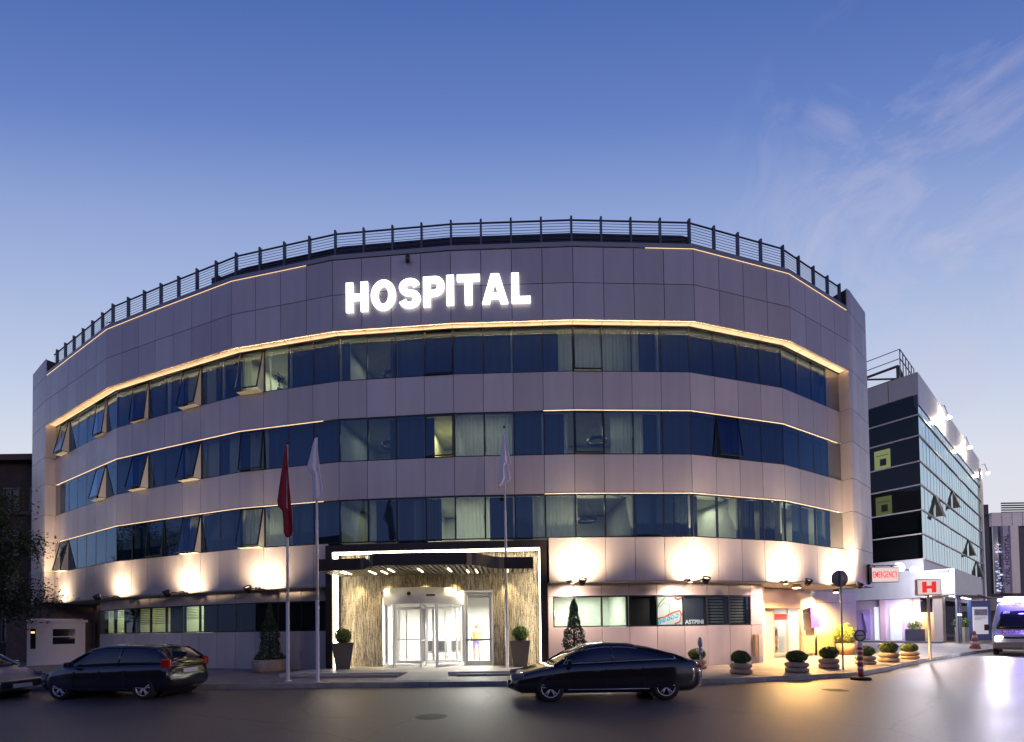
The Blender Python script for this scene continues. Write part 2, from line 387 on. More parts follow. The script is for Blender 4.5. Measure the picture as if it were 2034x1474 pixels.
# state per bay: interior covering. default: full navy blind.   (kind, from, to)
B = {
 2: {-12: [('sheer', 0, .25)], -11: [('sheer', .0, .15)], -8: [('blind', 0, .3)], -7: [('drape', .75, 1)], -1: [('blind', 0, .55), ('sheer', .55, 1)], 0: [('sheer', 0, 1)],
     1: [('sheer', 0, 1)], 2: [('sheer', 0, .35), ('blind', .35, 1)], -15: [('sheer', 0, .6), ('blind', .6, 1)], -14: [('sheer', 0, .5), ('blind', .5, 1)]},
 1: {-8: [], -7: [('drape', .7, 1)], -5: [('blind', 0, .28)], -4: [('sheer', 0, 1)], -3: [('sheer', .05, 1)], -1: [('blind', 0, .7), ('sheer', .7, .85)], 0: [],
     1: [('sheer', .3, 1)], 2: [('sheer', 0, .45), ('blind', .45, 1)], -14: [('sheer', .1, .65), ('blind', .65, 1)], -13: [('blind', 0, .2), ('sheer', .2, .8), ('blind', .8, 1)],
     -12: [('blind', 0, .2), ('sheer', .2, 1)], -15: [('sheer', 0, 1)], -18: [('sheer', 0, .9)]},
 0: {-12: [('sheer', 0, 1)], -11: [('sheer', 0, .8)], -15: [('sheer', .1, .9)], -8: [], -7: [('sheer', 0, .2), ('blind', .2, .9)], -6: [('blind', 0, .5), ('sheer', .5, .8), ('blind', .8, 1)],
     -5: [('drape', 0, .5)], -4: [('sheer', 0, .95)], -3: [('sheer', 0, .15), ('blind', .15, .75), ('drape', .75, 1)], -2: [('blind', 0, .6), ('sheer', .6, 1)], -1: [('sheer', 0, 1)],
     0: [('sheer', 0, .12)], 1: [], 2: [('blind', 0, 1)], 3: [('blind', 0, .45), ('drape', .5, 1)], 4: [('drape', 0, .35)], 5: [], 6: [('drape', 0, .85)], 7: [('drape', .1, .8)],
     8: [('drape', .8, 1)], 9: [('drape', 0, .9)], 10: [('sheer', 0, .5), ('drape', .5, 1)], -18: [('blind', 0, 1)]},
}
LIT = {0: [(-12, -10, 14, (1, .95, .7)), (-8, -6, 9, (.95, 1, .85)), (-5, -2, 75, (1, .97, .75)), (-2, 2, 26, (1, .97, .82)), (4, 6, 40, (1, .95, .72)), (6, 8, 8, (1, .85, .6)), (8, 11, 34, (1, .88, .55))],
       1: [(-15, -11, 5, (1, .95, .8)), (-8, -6, 7, (.9, 1, .9)), (-5, -4, 34, (1, .85, .35)), (-4, -2, 26, (1, .97, .85)), (-1, 3, 26, (1, .97, .8))],
       2: [(-16, -13, 5, (1, .95, .8)), (-12, -10, 42, (1, .95, .62)), (-8, -6, 9, (1, .95, .82)), (-2, 3, 20, (1, .98, .82))]}
AWN = {2: {-25: .34, -21: .2, -18: .2, -15: .34, -12: .38, -5: .1, 0: .12}, 1: {-21: .34, -18: .36, -15: .36, -12: .16, -5: .1, 0: .1, 5: .24}, 0: {-25: .34, -15: .3, -12: .34, -17: .14}}
rnd = random.Random(3)
def covering(kind, a, b, i, z0, z1, parent):
    mb = MB(); dd = DW+.3
    if kind == 'blind':
        p, q = off(i+a, dd), off(i+b-1e-9, dd); mb.wall(p, q, z0, z1, .01)
        return mb.build('blind', blind_m, parent, world=True)
    n = max(6, int((b-a)*28)); vs = []; ph = rnd.random()*9
    for k in range(n+1):
        t = a+(b-a)*k/n; w = .035*math.sin(k*1.7+ph)+.02*math.sin(k*.6+ph); x, y = off(i+min(t, .9999), dd+w); x2, y2 = off(i+min(max(a, t*.97+(a+b)/2*.03), .9999), dd+w*.6)
        vs += [(x, y, z0), (x2, y2, z1)]
    mb.smooth = True; mb.add(vs, [(2*k, 2*k+2, 2*k+3, 2*k+1) for k in range(n)])
    return mb.build('curtain', sheer_m if kind == 'sheer' else drape_m, parent, world=True)
for r, (z0, z1, nm) in enumerate(ROWS):
    for i in range(-25, 11):
        a, b = i, i+1
        if i == -25: a = -25
        p, q = off(a, DW+.02), off(b-1e-9, DW+.02)
        tilt = AWN[r].get(i, 0)
        dx, dy = q[0]-p[0], q[1]-p[1]; L = math.hypot(dx, dy); ux, uy = dx/L, dy/L; nx, ny = uy, -ux   # outward
        hgt = z1-z0
        def pt(s, z, o): return (p[0]+ux*s+nx*o, p[1]+uy*s+ny*o, z)
        wm = MB()
        ml = .05 if (r < 2 and -9 < i < 6) or i % 3 == 0 else .022
        def bar(s0, s1, za, zb, o0, o1, T=0.):
            def tl(s, z, o):
                if not T: return pt(s, z, o)
                h = z1-.03-z; an = math.asin(min(.9, T/hgt)); return pt(s, z1-.03-h*math.cos(an)-o*math.sin(an)*.0, o+h*math.sin(an))
            wm.add([tl(s0, za, o0), tl(s1, za, o0), tl(s1, za, o1), tl(s0, za, o1), tl(s0, zb, o0), tl(s1, zb, o0), tl(s1, zb, o1), tl(s0, zb, o1)],
                   [(0, 3, 2, 1), (4, 5, 6, 7), (0, 1, 5, 4), (1, 2, 6, 5), (2, 3, 7, 6), (3, 0, 4, 7)])
        bar(0, ml, z0, z1, -.08, .006); bar(L-.012, L, z0, z1, -.08, .006)
        bar(ml, L-.012, z0, z0+.035, -.08, .004); bar(ml, L-.012, z1-.05, z1, -.08, .004)
        if tilt:   # sash frame hung at the head, open at the foot
            for s0, s1, za, zb in ((.03, .07, z0+.03, z1-.06), (L-.06, L-.02, z0+.03, z1-.06), (.07, L-.06, z0+.03, z0+.075), (.07, L-.06, z1-.1, z1-.06)): bar(s0, s1, za, zb, -.02, .03, tilt)
            wm.tube([pt(L-.05, z0+.1, .02), pt(L-.05, z0+.14, tilt*.9)], .008, 5)
            if tilt > .19 and i < 0: fl_ = MB(); fl_.add([pt(L+.0, z1-.15, .01), pt(L+.0, z0+.02, .01), pt(L-.015, z0+.02, tilt*.93), pt(L-.09, z0-.02, tilt*.9), pt(L-.09, z0-.02, .02)], [(0, 1, 2)]); fl_.add([pt(.05, z0-.005, .02), pt(L-.03, z0-.005, .02), pt(L-.03, z0-.005, tilt*.75), pt(.05, z0-.005, tilt*.75)], [(0, 1, 2, 3)]); fl_.build('lit_gap_flap', mat('flap_cream', (.8, .76, .66), .5), H, world=True)  # added cream flap standing in for the lit gap beside the sash
        w = wm.build('awning_window' if tilt else 'window', frame_m, H, world=True)
        g = MB(); e = [rnd.uniform(-.004, .004) for _ in range(4)]
        if tilt:
            an = math.asin(min(.9, tilt/hgt)); h = hgt-.07
            def tl(s, z, o): hh = z1-.03-z; return pt(s, z1-.03-hh*math.cos(an), o+hh*math.sin(an))
            g.quad(tl(.06, z0+.06, .012), tl(L-.05, z0+.06, .012), tl(L-.05, z1-.07, .012), tl(.06, z1-.07, .012))
        else:
            g.quad(pt(ml, z0+.03, e[0]), pt(L-.012, z0+.03, e[1]), pt(L-.012, z1-.05, e[2]), pt(ml, z1-.05, e[3]))
        g.build('pane', glass_m, w, world=True)
        cov = B[r].get(i, None)
        if cov is None: cov = [('blind', 0, 1)]
        for kd, aa, bb in cov: covering(kd, aa, bb, i, z0+.01, z1-.02, w)
    # end panels of metal beside the piers
    for a, b in ((IL, -25), (11, IR)): mb = MB(); panels(mb, a, b, DW+.03, [z0, z1], .01); HB(mb, 'end_panel', mat('end_panel', (.2, .19, .18), .35, .5))
    # rooms: floor and ceiling, back wall, partitions
    for k, (za, zb, name, m) in enumerate(((z0-.32, z0-.02, 'room_floor', roomfl_m), (z1+.06, z1+.2, 'room_ceiling', room_m))):
        mb = MB(); strip(mb, IL+.2, IR-.2, DW+.26, za, zb, 3.6); HB(mb, name, m)
    mb = MB(); strip(mb, IL+.2, IR-.2, DW+3.7, z0, z1, .1); HB(mb, 'room_back_wall', room_m)
    for i in sorted({x for a, b, *_ in LIT[r] for x in (a, b)}):
        ii = i+.001; mb = MB()
        p, q = off(ii, DW+.2), off(ii, DW+3.7); mb.wall(p, q, z0, z1+.02, .08); HB(mb, 'room_partition', room_m)
    for a, b, e, c in LIT[r]:
        x, y = off((a+b)/2, DW+1.8)
        light('room_light', 'AREA', (x, y, z1-.08), e, c, (0, 0, -1), H, shape='RECTANGLE', size=min(2.2, (b-a)*.8), size_y=.8)
# ring lamps hanging in rooms
for (i, r, dd, rad, lab) in ((-6.45, 1, 1.0, .42, 'dark ring ceiling lamp seen through the second floor window above the canopy'), (1.0, 1, 1.1, .42, 'dark ring ceiling lamp in the pale lit room on the second floor'),
                        (.6, 0, 1.2, .42, 'dark ring ceiling lamp in the first floor room just right of the entrance'), (-6.4, 2, .9, .35, 'dark ring ceiling lamp low in a top floor window under the letter O')):
    x, y = off(i, DW+dd); zc = ROWS[r][1]-(.85 if r < 2 else 1.35)
    t = thing('ring_lamp', lab, 'ceiling lamp', (x, y, zc), 0, 'ring lamps in the hospital rooms')
    mb = MB(); prof = [(rad, 0), (rad, .12), (rad-.07, .12), (rad-.07, 0), (rad, 0)]; mb.lathe(prof, n=32, cap=False); mb.build('ring', darkmetal, t)
    mb = MB(); [mb.tube([((rad-.03)*math.cos(a), (rad-.03)*math.sin(a), .12), (0, 0, ROWS[r][1]-zc)], .006, 4) for a in (0, 2.1, 4.2)]; mb.build('cable', darkmetal, t)
# potted plant silhouette in the lit top window
x, y = off(-10.45, DW+.16)
t = thing('house_plant', 'small leafy plant on the sill of the brightly lit top floor window', 'plant', (x, y, LV['w3']))
mb = MB(); mb.lathe([(.07, 0), (.1, .16), (.085, .16)], n=12); mb.build('pot', mat('pot_white', (.5, .5, .48)), t)
mb = MB(); leafball(mb, (.0, 0, .55), .24, 160, .09, 1.2, .1); mb.tube([(0, 0, .1), (0, 0, .5)], .012, 5); mb.build('foliage', leafd, t)

# ---- end piers
def pier(p, q, zt, name='pier'):
    mb = MB(); zs = [LV['z0'], LV['w1'], LV['s2'], LV['w2'], LV['s3'], LV['w3'], LV['sof'], 15.27, LV['top'], zt]
    g = .022
    L = math.hypot(q[0]-p[0], q[1]-p[1])
    for z0, z1 in zip(zs[:-1], zs[1:]): mb.wall(p, q, z0+g/2, z1-g/2, .03)
    return mb, zs
# right pier: front, side face, inner return
a = off(IR, 0); b = (a[0]+.3*math.cos(ANG[-1]), a[1]+.3*math.sin(ANG[-1])); c = (18.6, 22.95)
mb, zs = pier(a, b, 17.8)
HB(mb, 'pier', clad)
mb = MB()
for t0, t1 in ((0, .3), (.3, .72), (.72, 1)):
    p = (b[0]+(c[0]-b[0])*t0, b[1]+(c[1]-b[1])*t0); q = (b[0]+(c[0]-b[0])*t1, b[1]+(c[1]-b[1])*t1)
    for z0, z1 in zip(zs[:-1], zs[1:]): mb.wall(p, (q[0]-.01, q[1]-.008), z0+.011, z1-.011, .03)
HB(mb, 'side_wall', clad)
mb = MB(); mb.prism([(a[0]+.02, a[1]+.04), (b[0]-.02, b[1]+.045), (c[0]-.03, c[1]+.045), (c[0]-1.5, c[1]+1.5), off(IR, .9)], LV['z0'], 17.78); HB(mb, 'pier_core', cladback)
mb = MB(); i0 = off(IR, .03); i1 = off(IR, DW+.06)
for z0, z1 in zip(zs[:-4], zs[1:-3]): mb.wall(i1, i0, z0+.01, z1-.01, .02)
HB(mb, 'pier_return', clad)
# left pier
a = off(IL, 0); b = (a[0]-.3*math.cos(ANG[0]), a[1]-.3*math.sin(ANG[0])); c = (-28.75, 27.3)
mb, zs = pier(b, a, 17.7)
HB(mb, 'pier', clad)
mb = MB()
for t0, t1 in ((1, .55), (.55, 0)):
    p = (b[0]+(c[0]-b[0])*t0, b[1]+(c[1]-b[1])*t0); q = (b[0]+(c[0]-b[0])*t1, b[1]+(c[1]-b[1])*t1)
    for z0, z1 in zip(zs[:-1], zs[1:]): mb.wall(p, q, z0+.011, z1-.011, .03)
HB(mb, 'side_wall', clad)
mb = MB(); mb.prism([(c[0]+.03, c[1]+.04), (b[0]+.01, b[1]+.05), (a[0]-.02, a[1]+.045), off(IL, .9), (c[0]+2, c[1]+1.5)], LV['z0'], 17.68); HB(mb, 'pier_core', cladback)
mb = MB(); i0 = off(IL, .03); i1 = off(IL, DW+.06)
for z0, z1 in zip(zs[:-4], zs[1:-3]): mb.wall(i0, i1, z0+.01, z1-.01, .02)
HB(mb, 'pier_return', clad)
# roof slab and inner core that blocks the view through the upper floors
mb = MB(); pts = [off(i, .4) for i in (IL, -19, -16, -12, -8, -4, 0, 4, 8, IR)]; mb.prism(pts+[(18, 34), (-24, 36)], LV['sof']+.2, LV['top']+.05); HB(mb, 'roof_slab', concrete)
mb = MB(); pts = [off(i, DW+4.2) for i in (IL+1, -19, -16, -12, -8, -4, 0, 4, 8, IR-1)]; mb.prism(pts+[(17, 34), (-24, 36)], LV['z0'], LV['sof']+.1); HB(mb, 'core', cladback)

# ---- roof railing and louvre screen
mb = MB()
for a, b in bays(IL+.15, IR-.1):
    for k in range(9):
        z = LV['top']+.28+k*.115; p, q = off(a, .28), off(b-1e-9, .28); mb.wall(p, q, z, z+.013, .013)
    p, q = off(a, .26), off(b-1e-9, .26); mb.wall(p, q, LV['top']+1.31, LV['top']+1.35, .05)
rail = HB(mb, 'railing', railm)
for i in range(-25, 13):
    x, y = off(min(i, IR-.1), .25); mb = MB(); mb.cbox((x, y, LV['top']+.8), (.08, .12, 1.26), facet(min(i, 11))); mb.build('post', railm, rail, world=True)
mb = MB()
for k in range(12):
    z = LV['top']+.15+k*.096; strip(mb, -13.6, 4.4, .8, z, z+.06, .05)
strip(mb, 4.42, 11.8, .8, LV['top']+.15, LV['top']+.72, .06); strip(mb, -13.6, 4.4, .9, LV['top']+.1, LV['top']+1.3, .06)
strip(mb, -13.8, -13.4, .75, LV['top']+.1, LV['top']+1.33, .2)
HB(mb, 'louvre_screen', louv)
# roof plants at the left end
for i, s, lb in ((-19.3, .45, 'small dark shrub poking through the roof railing at its kink'), (-24.6, .4, 'small dark shrub behind the roof railing beside the corner pier')):
    x, y = off(i, .5); t = thing('roof_shrub', lb, 'shrub', (x, y, LV['top']+.05)); mb = MB(); leafball(mb, (0, 0, .45), s, 260, .1, .8, .05); mb.build('foliage', leafd, t)
    mb = MB(); mb.tube([(0, 0, 0), (0, 0, .4)], .02, 5); mb.build('stem', bark, t)

# ---- sign
xa, za = D(680, 607, 17.35); xb, zb = D(1055, 587.5, 16.95); xt, zt = D(680, 547, 17.35)
S = thing('hospital_sign', 'large glowing white HOSPITAL letters mounted on the curved parapet', 'sign', (xa, 17.35, za))
def ipar(x):    # facade parameter whose point lies on the sight line x/17.3
    lo, hi = -12., 2.
    for _ in range(40):
        m_ = (lo+hi)/2; p = off(m_, -.15)
        if p[0] < x: lo = m_
        else: hi = m_
    return lo
vs, fs = block_word('HOSPITAL', .035); i0_, i1_ = ipar(xa), ipar(xb)
for k_, (nm_, mt_) in enumerate((('lettering', signw), )):
    mb = MB(); V_ = []
    for x, y, z in vs:
        p = off(i0_+(i1_-i0_)*x, -.075-y); V_.append((p[0], p[1], za+(zt-za)*z))
    for f_ in fs: mb.k = 0 if all(vs[i_][1] > .03 for i_ in f_) else 1; mb.add([V_[i_] for i_ in f_], [tuple(range(len(f_)))])
    mb.build(nm_, [mt_, emis('sign_side', (.93, .96, 1), 1.1)], S, world=True)
mb = MB()
for k in range(8):
    t = (k+.5)/8; X = xa+(xb-xa)*t; p = off(ipar(X), -.1); q = off(ipar(X), .0); mb.tube([(*p, za+.6), (*q, za+.6)], .015, 5)
mb.build('bracket', railm, S, world=True)

# ---- ground floor
DG = 1.2
GW = [(-22.4, P0), (P1, 7.0)]
zb_, zt_ = 1.82, 3.1
for a, b in GW:
    for z0, z1 in ((.15, zb_), (zt_, LV['z0']-.03)):
        mb = MB(); panels(mb, a, b, DG, [z0, z1], .02); w = HB(mb, 'ground_floor_wall', clad); mb = MB(); strip(mb, a, b, DG+.033, z0, z1-.012, .15); mb.build('wall_backing', cladback, w, world=True)
mb = MB(); panels(mb, 7.0, 7.55, DG, [.15, zb_, zt_, LV['z0']-.02], .02); HB(mb, 'ground_floor_wall', clad)
def gwin(i, k=None):
    p, q = off(i, DG+.03), off(i+1-1e-9, DG+.03); mb = MB()
    L = math.hypot(q[0]-p[0], q[1]-p[1]); f = lambda t: (p[0]+(q[0]-p[0])*t/L, p[1]+(q[1]-p[1])*t/L)
    mb.wall(p, f(.045), zb_, zt_, .08); mb.wall(f(L-.02), q, zb_, zt_, .08); mb.wall(f(.045), f(L-.02), zb_, zb_+.05, .08); mb.wall(f(.045), f(L-.02), zt_-.05, zt_, .08)
    w = mb.build('ground_floor_window', frame_m, H, world=True)
    g = MB(); g.wall(f(.045), f(L-.02), zb_+.05, zt_-.05, .008); g.build('pane', glass_low, w, world=True)
    return w, f, L
def slatblind(w, f, L, a, b, n=9, drop=.5):
    mb = MB()
    P_ = f(L*a); Q_ = f(L*b)
    ang = math.atan2(Q_[1]-P_[1], Q_[0]-P_[0]); ox, oy = -math.sin(ang)*.2, math.cos(ang)*.2
    for k in range(n):
        z = zt_-.08-k*drop/n
        mb.wall((P_[0]+ox, P_[1]+oy), (Q_[0]+ox, Q_[1]+oy), z-drop/n*.45, z, .01)
    mb.build('slat_blind', mat('slat_blind', (.35, .34, .22), .8), w, world=True)
def drape(w, f, L, a, b, m):
    P_ = f(L*a); Q_ = f(L*b); ang = math.atan2(Q_[1]-P_[1], Q_[0]-P_[0]); ox, oy = -math.sin(ang)*.22, math.cos(ang)*.22; mb = MB()
    mb.wall((P_[0]+ox, P_[1]+oy), (Q_[0]+ox, Q_[1]+oy), zb_, zt_, .01); mb.build('blind', m, w, world=True)
nightb = mat('night_blind', (.012, .012, .014), .6)
edge = [(-22.4, -21.99)]
for i in range(-22, -9):
    w, f, L = gwin(i)
    if i in (-22, -21): slatblind(w, f, L, .05, .95, 5, .4); drape(w, f, L, .55, .8, nightb)
    elif i in (-19, -18): slatblind(w, f, L, .0, .95, 9, .8)
    elif i in (-16,): slatblind(w, f, L, .0, 1., 8, .6)
    elif i in (-14,): drape(w, f, L, 0, .75, nightb)
    else: drape(w, f, L, 0, 1, nightb)
w, f, L = gwin(-9.0+.0) if False else (None, None, None)
mb = MB(); p, q = off(-9, DG+.03), off(P0-.05, DG+.03); mb.wall(p, q, zb_, zt_, .05); HB(mb, 'dark_infill', mat('dark_glass', (.01, .012, .016), .08, 0, .8))
mb = MB(); p, q = off(-22.4, DG+.03), off(-22, DG+.03); mb.wall(p, q, zb_, zt_, .05); HB(mb, 'end_panel', mat('end_panel2', (.09, .08, .07), .5))
mb = MB(); p, q = off(P1+.02, DG+.03), off(-.72, DG+.03); mb.wall(p, q, zb_, zt_, .05); HB(mb, 'jamb', clad)
for i in range(-1, 7):
    if i == -1:
        p, q = off(-.72, DG+.03), off(-1e-6, DG+.03); mb = MB(); L = math.hypot(q[0]-p[0], q[1]-p[1]); f = lambda t, p=p, q=q, L=L: (p[0]+(q[0]-p[0])*t/L, p[1]+(q[1]-p[1])*t/L)
        mb.wall(p, f(.05), zb_, zt_, .08); mb.wall(f(L-.02), q, zb_, zt_, .08); mb.wall(f(.05), f(L-.02), zb_, zb_+.05, .08); mb.wall(f(.05), f(L-.02), zt_-.05, zt_, .08)
        w = mb.build('ground_floor_window', frame_m, H, world=True); g = MB(); g.wall(f(.05), f(L-.02), zb_+.05, zt_-.05, .008); g.build('pane', glass_g, w, world=True)
        continue
    w, f, L = gwin(i)
    if i == 2: drape(w, f, L, 0, 1, nightb)
    if i == 4: drape(w, f, L, .0, 1, mat('grey_film', (.06, .075, .095), .5))
    if i in (5, 6): slatblind(w, f, L, .1, .9, 9, 1.15); drape(w, f, L, 0, 1, nightb)
# interior boxes of the ground floor rooms
for a, b, e, c in ((-22.2, -20.5, 45, (.95, 1, .62)), (-19.2, -17.0, 34, (1, .95, .5)), (-16.2, -14.5, 60, (.95, 1, .62)), (-.85, 2, 210, (.97, 1, .9))):
    mb = MB(); strip(mb, a, b, DG+2.6, .2, 3.5, .1)
    for i in (a, b): mb.wall(off(i, DG+.3), off(i, DG+2.6), .2, 3.5, .06)
    strip(mb, a, b, DG+.25, .15, .2, 2.4); strip(mb, a, b, DG+.25, 3.3, 3.38, 2.4)
    HB(mb, 'room', room_m)
    x, y = off((a+b)/2, DG+1.3); light('room_light', 'AREA', (x, y, 3.25), e, c, (0, 0, -1), H, shape='RECTANGLE', size=1.6, size_y=.8)
for a, b in ((-23, P0-.2), (2, 7.4)): mb = MB(); strip(mb, a, b, DG+3, .2, 3.6, .1); HB(mb, 'room_back_wall', nightb)
mb = MB(); mb.wall(off(-25.6, 2.2), off(-22.4, 1.3), .1, LV['z0']-.03, .2); mb.wall((-31, 28), off(-25.6, 2.2), .1, LV['z0']+.1, .2); HB(mb, 'recessed_wall', mat('brown_render', (.16, .1, .07), .8, var=.2, bump=.2))
# looped neon emblem in the first window and coloured window graphic
x, y = off(-.55, DG+.9)
t = thing('neon_emblem', 'white looped heart shaped line emblem glowing inside the window right of the entrance', 'sign', (x, y, 2.42))
mb = MB()
for cx_, s in ((-.09, 1), (.09, -1)):
    mb.tube([(cx_+.17*math.cos(a)*(1 if math.cos(a)*s > 0 else .8), 0, .1*math.sin(a)+.03*s*math.cos(a)) for a in [k*2*math.pi/20 for k in range(21)]], .011, 5)
mb.build('tube', emis('neon', (1, 1, 1), 5.), t)
p, q = off(3.03, DG+.12), off(3.97, DG+.12)
t = thing('window_graphic', 'white window film with orange and cyan graffiti shapes beside the grey film window', 'window film', (p[0], p[1], zb_+.06))
mb = MB(); mb.wall(p, q, zb_+.06, zt_-.06, .01); mb.build('film', mat('film_white_glow', (.62, .66, .64), .5, emit=(.8, .9, .85), es=.6), t, world=True)  # brightness of film and strokes put in as their own glow
def on(u, z): return (p[0]+(q[0]-p[0])*u+.012*math.sin(.06), p[1]+(q[1]-p[1])*u-.012, zb_+.06+z*(zt_-zb_-.12))
def blob(us, m, name, w=.03):
    mb = MB(); pts = [on(*k) for k in us]; mb.tube(pts, w, 6); mb.build(name, m, t, world=True)
blob([(0, .22), (.3, .28), (.6, .42), (.9, .5), (.97, .35), (.9, .1), (.7, .02)], mat('orange_glow', (.8, .12, .03), .5, emit=(.8, .12, .03), es=.8), 'orange_stroke', .035)
for k in range(5): blob([(.06+.17*k, .04+.05*k), (.1+.17*k, .2+.05*k), (.18+.17*k, .16+.05*k), (.12+.17*k, .04+.05*k)], mat('cyan_glow', (.02, .4, .6), .5, emit=(.02, .4, .6), es=1.), 'cyan_letter', .03)
blob([(.1, .62), (.3, .78), (.5, .7), (.52, .5), (.46, .3)], black, 'black_line', .008)
blob([(.72, .98), (.85, .9), (.99, .95)], MATS['orange_glow'], 'orange_stroke', .04)
blob([(.02, .6), (.15, .8), (.35, .97)], mat('green_glow', (.35, .5, .12), .5, emit=(.35, .5, .12), es=.3), 'green_stroke', .03)
p, q = off(4.08, DG+.12), off(4.9, DG+.12)
t = thing('window_lettering', 'dotted white mirrored lettering along the foot of the grey film window', 'lettering', (p[0], p[1], zb_+.08))
mb = MB(); put_text(mb, 'ASTPINI', p, q, zb_+.07, zb_+.25, .03, .004); mb.build('lettering', emis('letter_glow', (.9, .95, 1), .5), t, world=True)

# ---- entrance portal
A, Bp = (-7.32, 18.22), (1.57, 17.70)
ang = math.atan2(Bp[1]-A[1], Bp[0]-A[0]); ux, uy = math.cos(ang), math.sin(ang); nx, ny = -uy, ux; LP = math.hypot(Bp[0]-A[0], Bp[1]-A[1])
def E(s, d): return (A[0]+ux*s+nx*d, A[1]+uy*s+ny*d)   # along portal, depth behind its front
PZ, FZ = 5.25, .3
mb = MB(); mb.prism([E(0, 0), E(.27, 0), E(.27, .8), E(0, .8)], .15, PZ); mb.prism([E(LP-.27, 0), E(LP, 0), E(LP, .8), E(LP-.27, .8)], .15, PZ); mb.prism([E(.27, 0), E(LP-.27, 0), E(LP-.27, .8), E(.27, .8)], PZ-.27, PZ)
mb.prism([E(0, .8), E(.27, .8), E(.27, 1.4), E(0, 1.4)], .15, PZ); HB(mb, 'portal_frame', portal_m)
mb = MB(); mb.prism([E(.272, .12), E(.31, .12), E(.31, .5), E(.272, .5)], FZ, PZ-.27); mb.prism([E(LP-.31, .12), E(LP-.272, .12), E(LP-.272, .5), E(LP-.31, .5)], FZ, PZ-.27); mb.prism([E(.31, .12), E(LP-.31, .12), E(LP-.31, .5), E(.31, .5)], PZ-.31, PZ-.272)
HB(mb, 'portal_led', ledp)
# streaked stone wall with door openings
def stone_mat():
    m = mat('streaked_stone', (.2, .16, .11), .6); n = m.node_tree.nodes; l = m.node_tree.links; b = n['Principled BSDF']
    tc = n.new('ShaderNodeTexCoord'); mp = n.new('ShaderNodeMapping'); mp.inputs['Scale'].default_value = (24, 24, 1.1); l.new(tc.outputs['Object'], mp.inputs[0])
    t = n.new('ShaderNodeTexNoise'); t.inputs['Scale'].default_value = 1.6; t.inputs['Detail'].default_value = 8; t.inputs['Roughness'].default_value = .7; l.new(mp.outputs[0], t.inputs['Vector'])
    t2 = n.new('ShaderNodeTexNoise'); t2.inputs['Scale'].default_value = 30; t2.inputs['Detail'].default_value = 3; l.new(tc.outputs['Object'], t2.inputs['Vector'])
    ad = n.new('ShaderNodeMath'); ad.operation = 'MULTIPLY_ADD'; ad.inputs[1].default_value = .35; l.new(t2.outputs['Fac'], ad.inputs[0]); l.new(t.outputs['Fac'], ad.inputs[2])
    cr = n.new('ShaderNodeValToRGB'); cr.color_ramp.elements[0].position = .58; cr.color_ramp.elements[0].color = (.06, .046, .034, 1); cr.color_ramp.elements[1].position = .8; cr.color_ramp.elements[1].color = (.66, .57, .42, 1)
    l.new(ad.outputs[0], cr.inputs[0]); l.new(cr.outputs[0], b.inputs['Base Color'])
    bp = n.new('ShaderNodeBump'); bp.inputs['Strength'].default_value = .8; bp.inputs['Distance'].default_value = .04; l.new(ad.outputs[0], bp.inputs['Height']); l.new(bp.outputs[0], b.inputs['Normal'])
    return m
stone = stone_mat()
DS = .85
def sx(px, z=1.5, d=DS):   # portal coordinate of a sight line
    lo, hi = 0, LP
    for _ in range(40):
        m_ = (lo+hi)/2; x, y = E(m_, d)
        if x/y < ray(px, 1250)[0]/ray(px, 1250)[1]: lo = m_
        else: hi = m_
    return lo
s1, s2, s3 = sx(757), sx(921), sx(980)
zd1, zd2 = 3.42, 3.42
mb = MB()
def sw(a, b, z0, z1): mb.prism([E(a, DS), E(b, DS), E(b, DS+.2), E(a, DS+.2)], z0, z1)
sw(.27, s1, .15, PZ-.27); sw(s3, LP-.27, .15, PZ-.27); sw(s1, s3, zd1, PZ-.27)
HB(mb, 'stone_wall', stone)
# lobby
mb = MB()
c4 = [E(.6, DS+.2), E(LP-.6, DS+.2), E(LP-.6, 8.5), E(.6, 8.5)]
mb.prism(c4, .2, FZ-.002)
HB(mb, 'lobby_floor', mat('lobby_floor', (.6, .58, .54), .25))
mb = MB(); mb.prism([E(.6, 8.5), E(LP-.6, 8.5), E(LP-.6, 8.6), E(.6, 8.6)], FZ, 3.9); mb.prism([E(.5, DS+.2), E(.6, DS+.2), E(.6, 8.6), E(.5, 8.6)], FZ, 3.9); mb.prism([E(LP-.6, DS+.2), E(LP-.5, DS+.2), E(LP-.5, 8.6), E(LP-.6, 8.6)], FZ, 3.9)
mb.prism([E(.5, DS+.2), E(LP-.5, DS+.2), E(LP-.5, 8.6), E(.5, 8.6)], 3.9, 4.0); HB(mb, 'lobby_wall', mat('lobby_white', (.85, .83, .78), .6))
for s in (2.5, 4.6, 6.6):
    for d in (3, 5.8):
        x, y = E(s, d); light('lobby_light', 'AREA', (x, y, 3.85), 1100, (1, .96, .88), (0, 0, -1), H, shape='RECTANGLE', size=1.6, size_y=1.6)
# lobby low furniture and person
for k, (s, d) in enumerate(((3.2, 4.0), (3.9, 4.1), (4.6, 4.2))):
    x, y = E(s, d); t = thing('waiting_chair', ['dark waiting chair nearest the left door wing in the lobby', 'middle dark waiting chair in the lobby behind the revolving door', 'dark waiting chair in the lobby nearest the centre door wing'][k], 'chair', (x, y, FZ), .3, 'waiting chairs in the lobby')
    mb = MB(); mb.cbox((0, 0, .42), (.5, .46, .05), 0, .015); mb.build('seat', darkmetal, t)
    mb = MB(); mb.cbox((0, .22, .7), (.5, .04, .5), 0, .015); mb.build('backrest', darkmetal, t)
    for a_ in (-.22, .22):
        for b_ in (-.2, .2): mb = MB(); mb.tube([(a_, b_, 0), (a_, b_, .42)], .012, 6); mb.build('leg', steel, t)
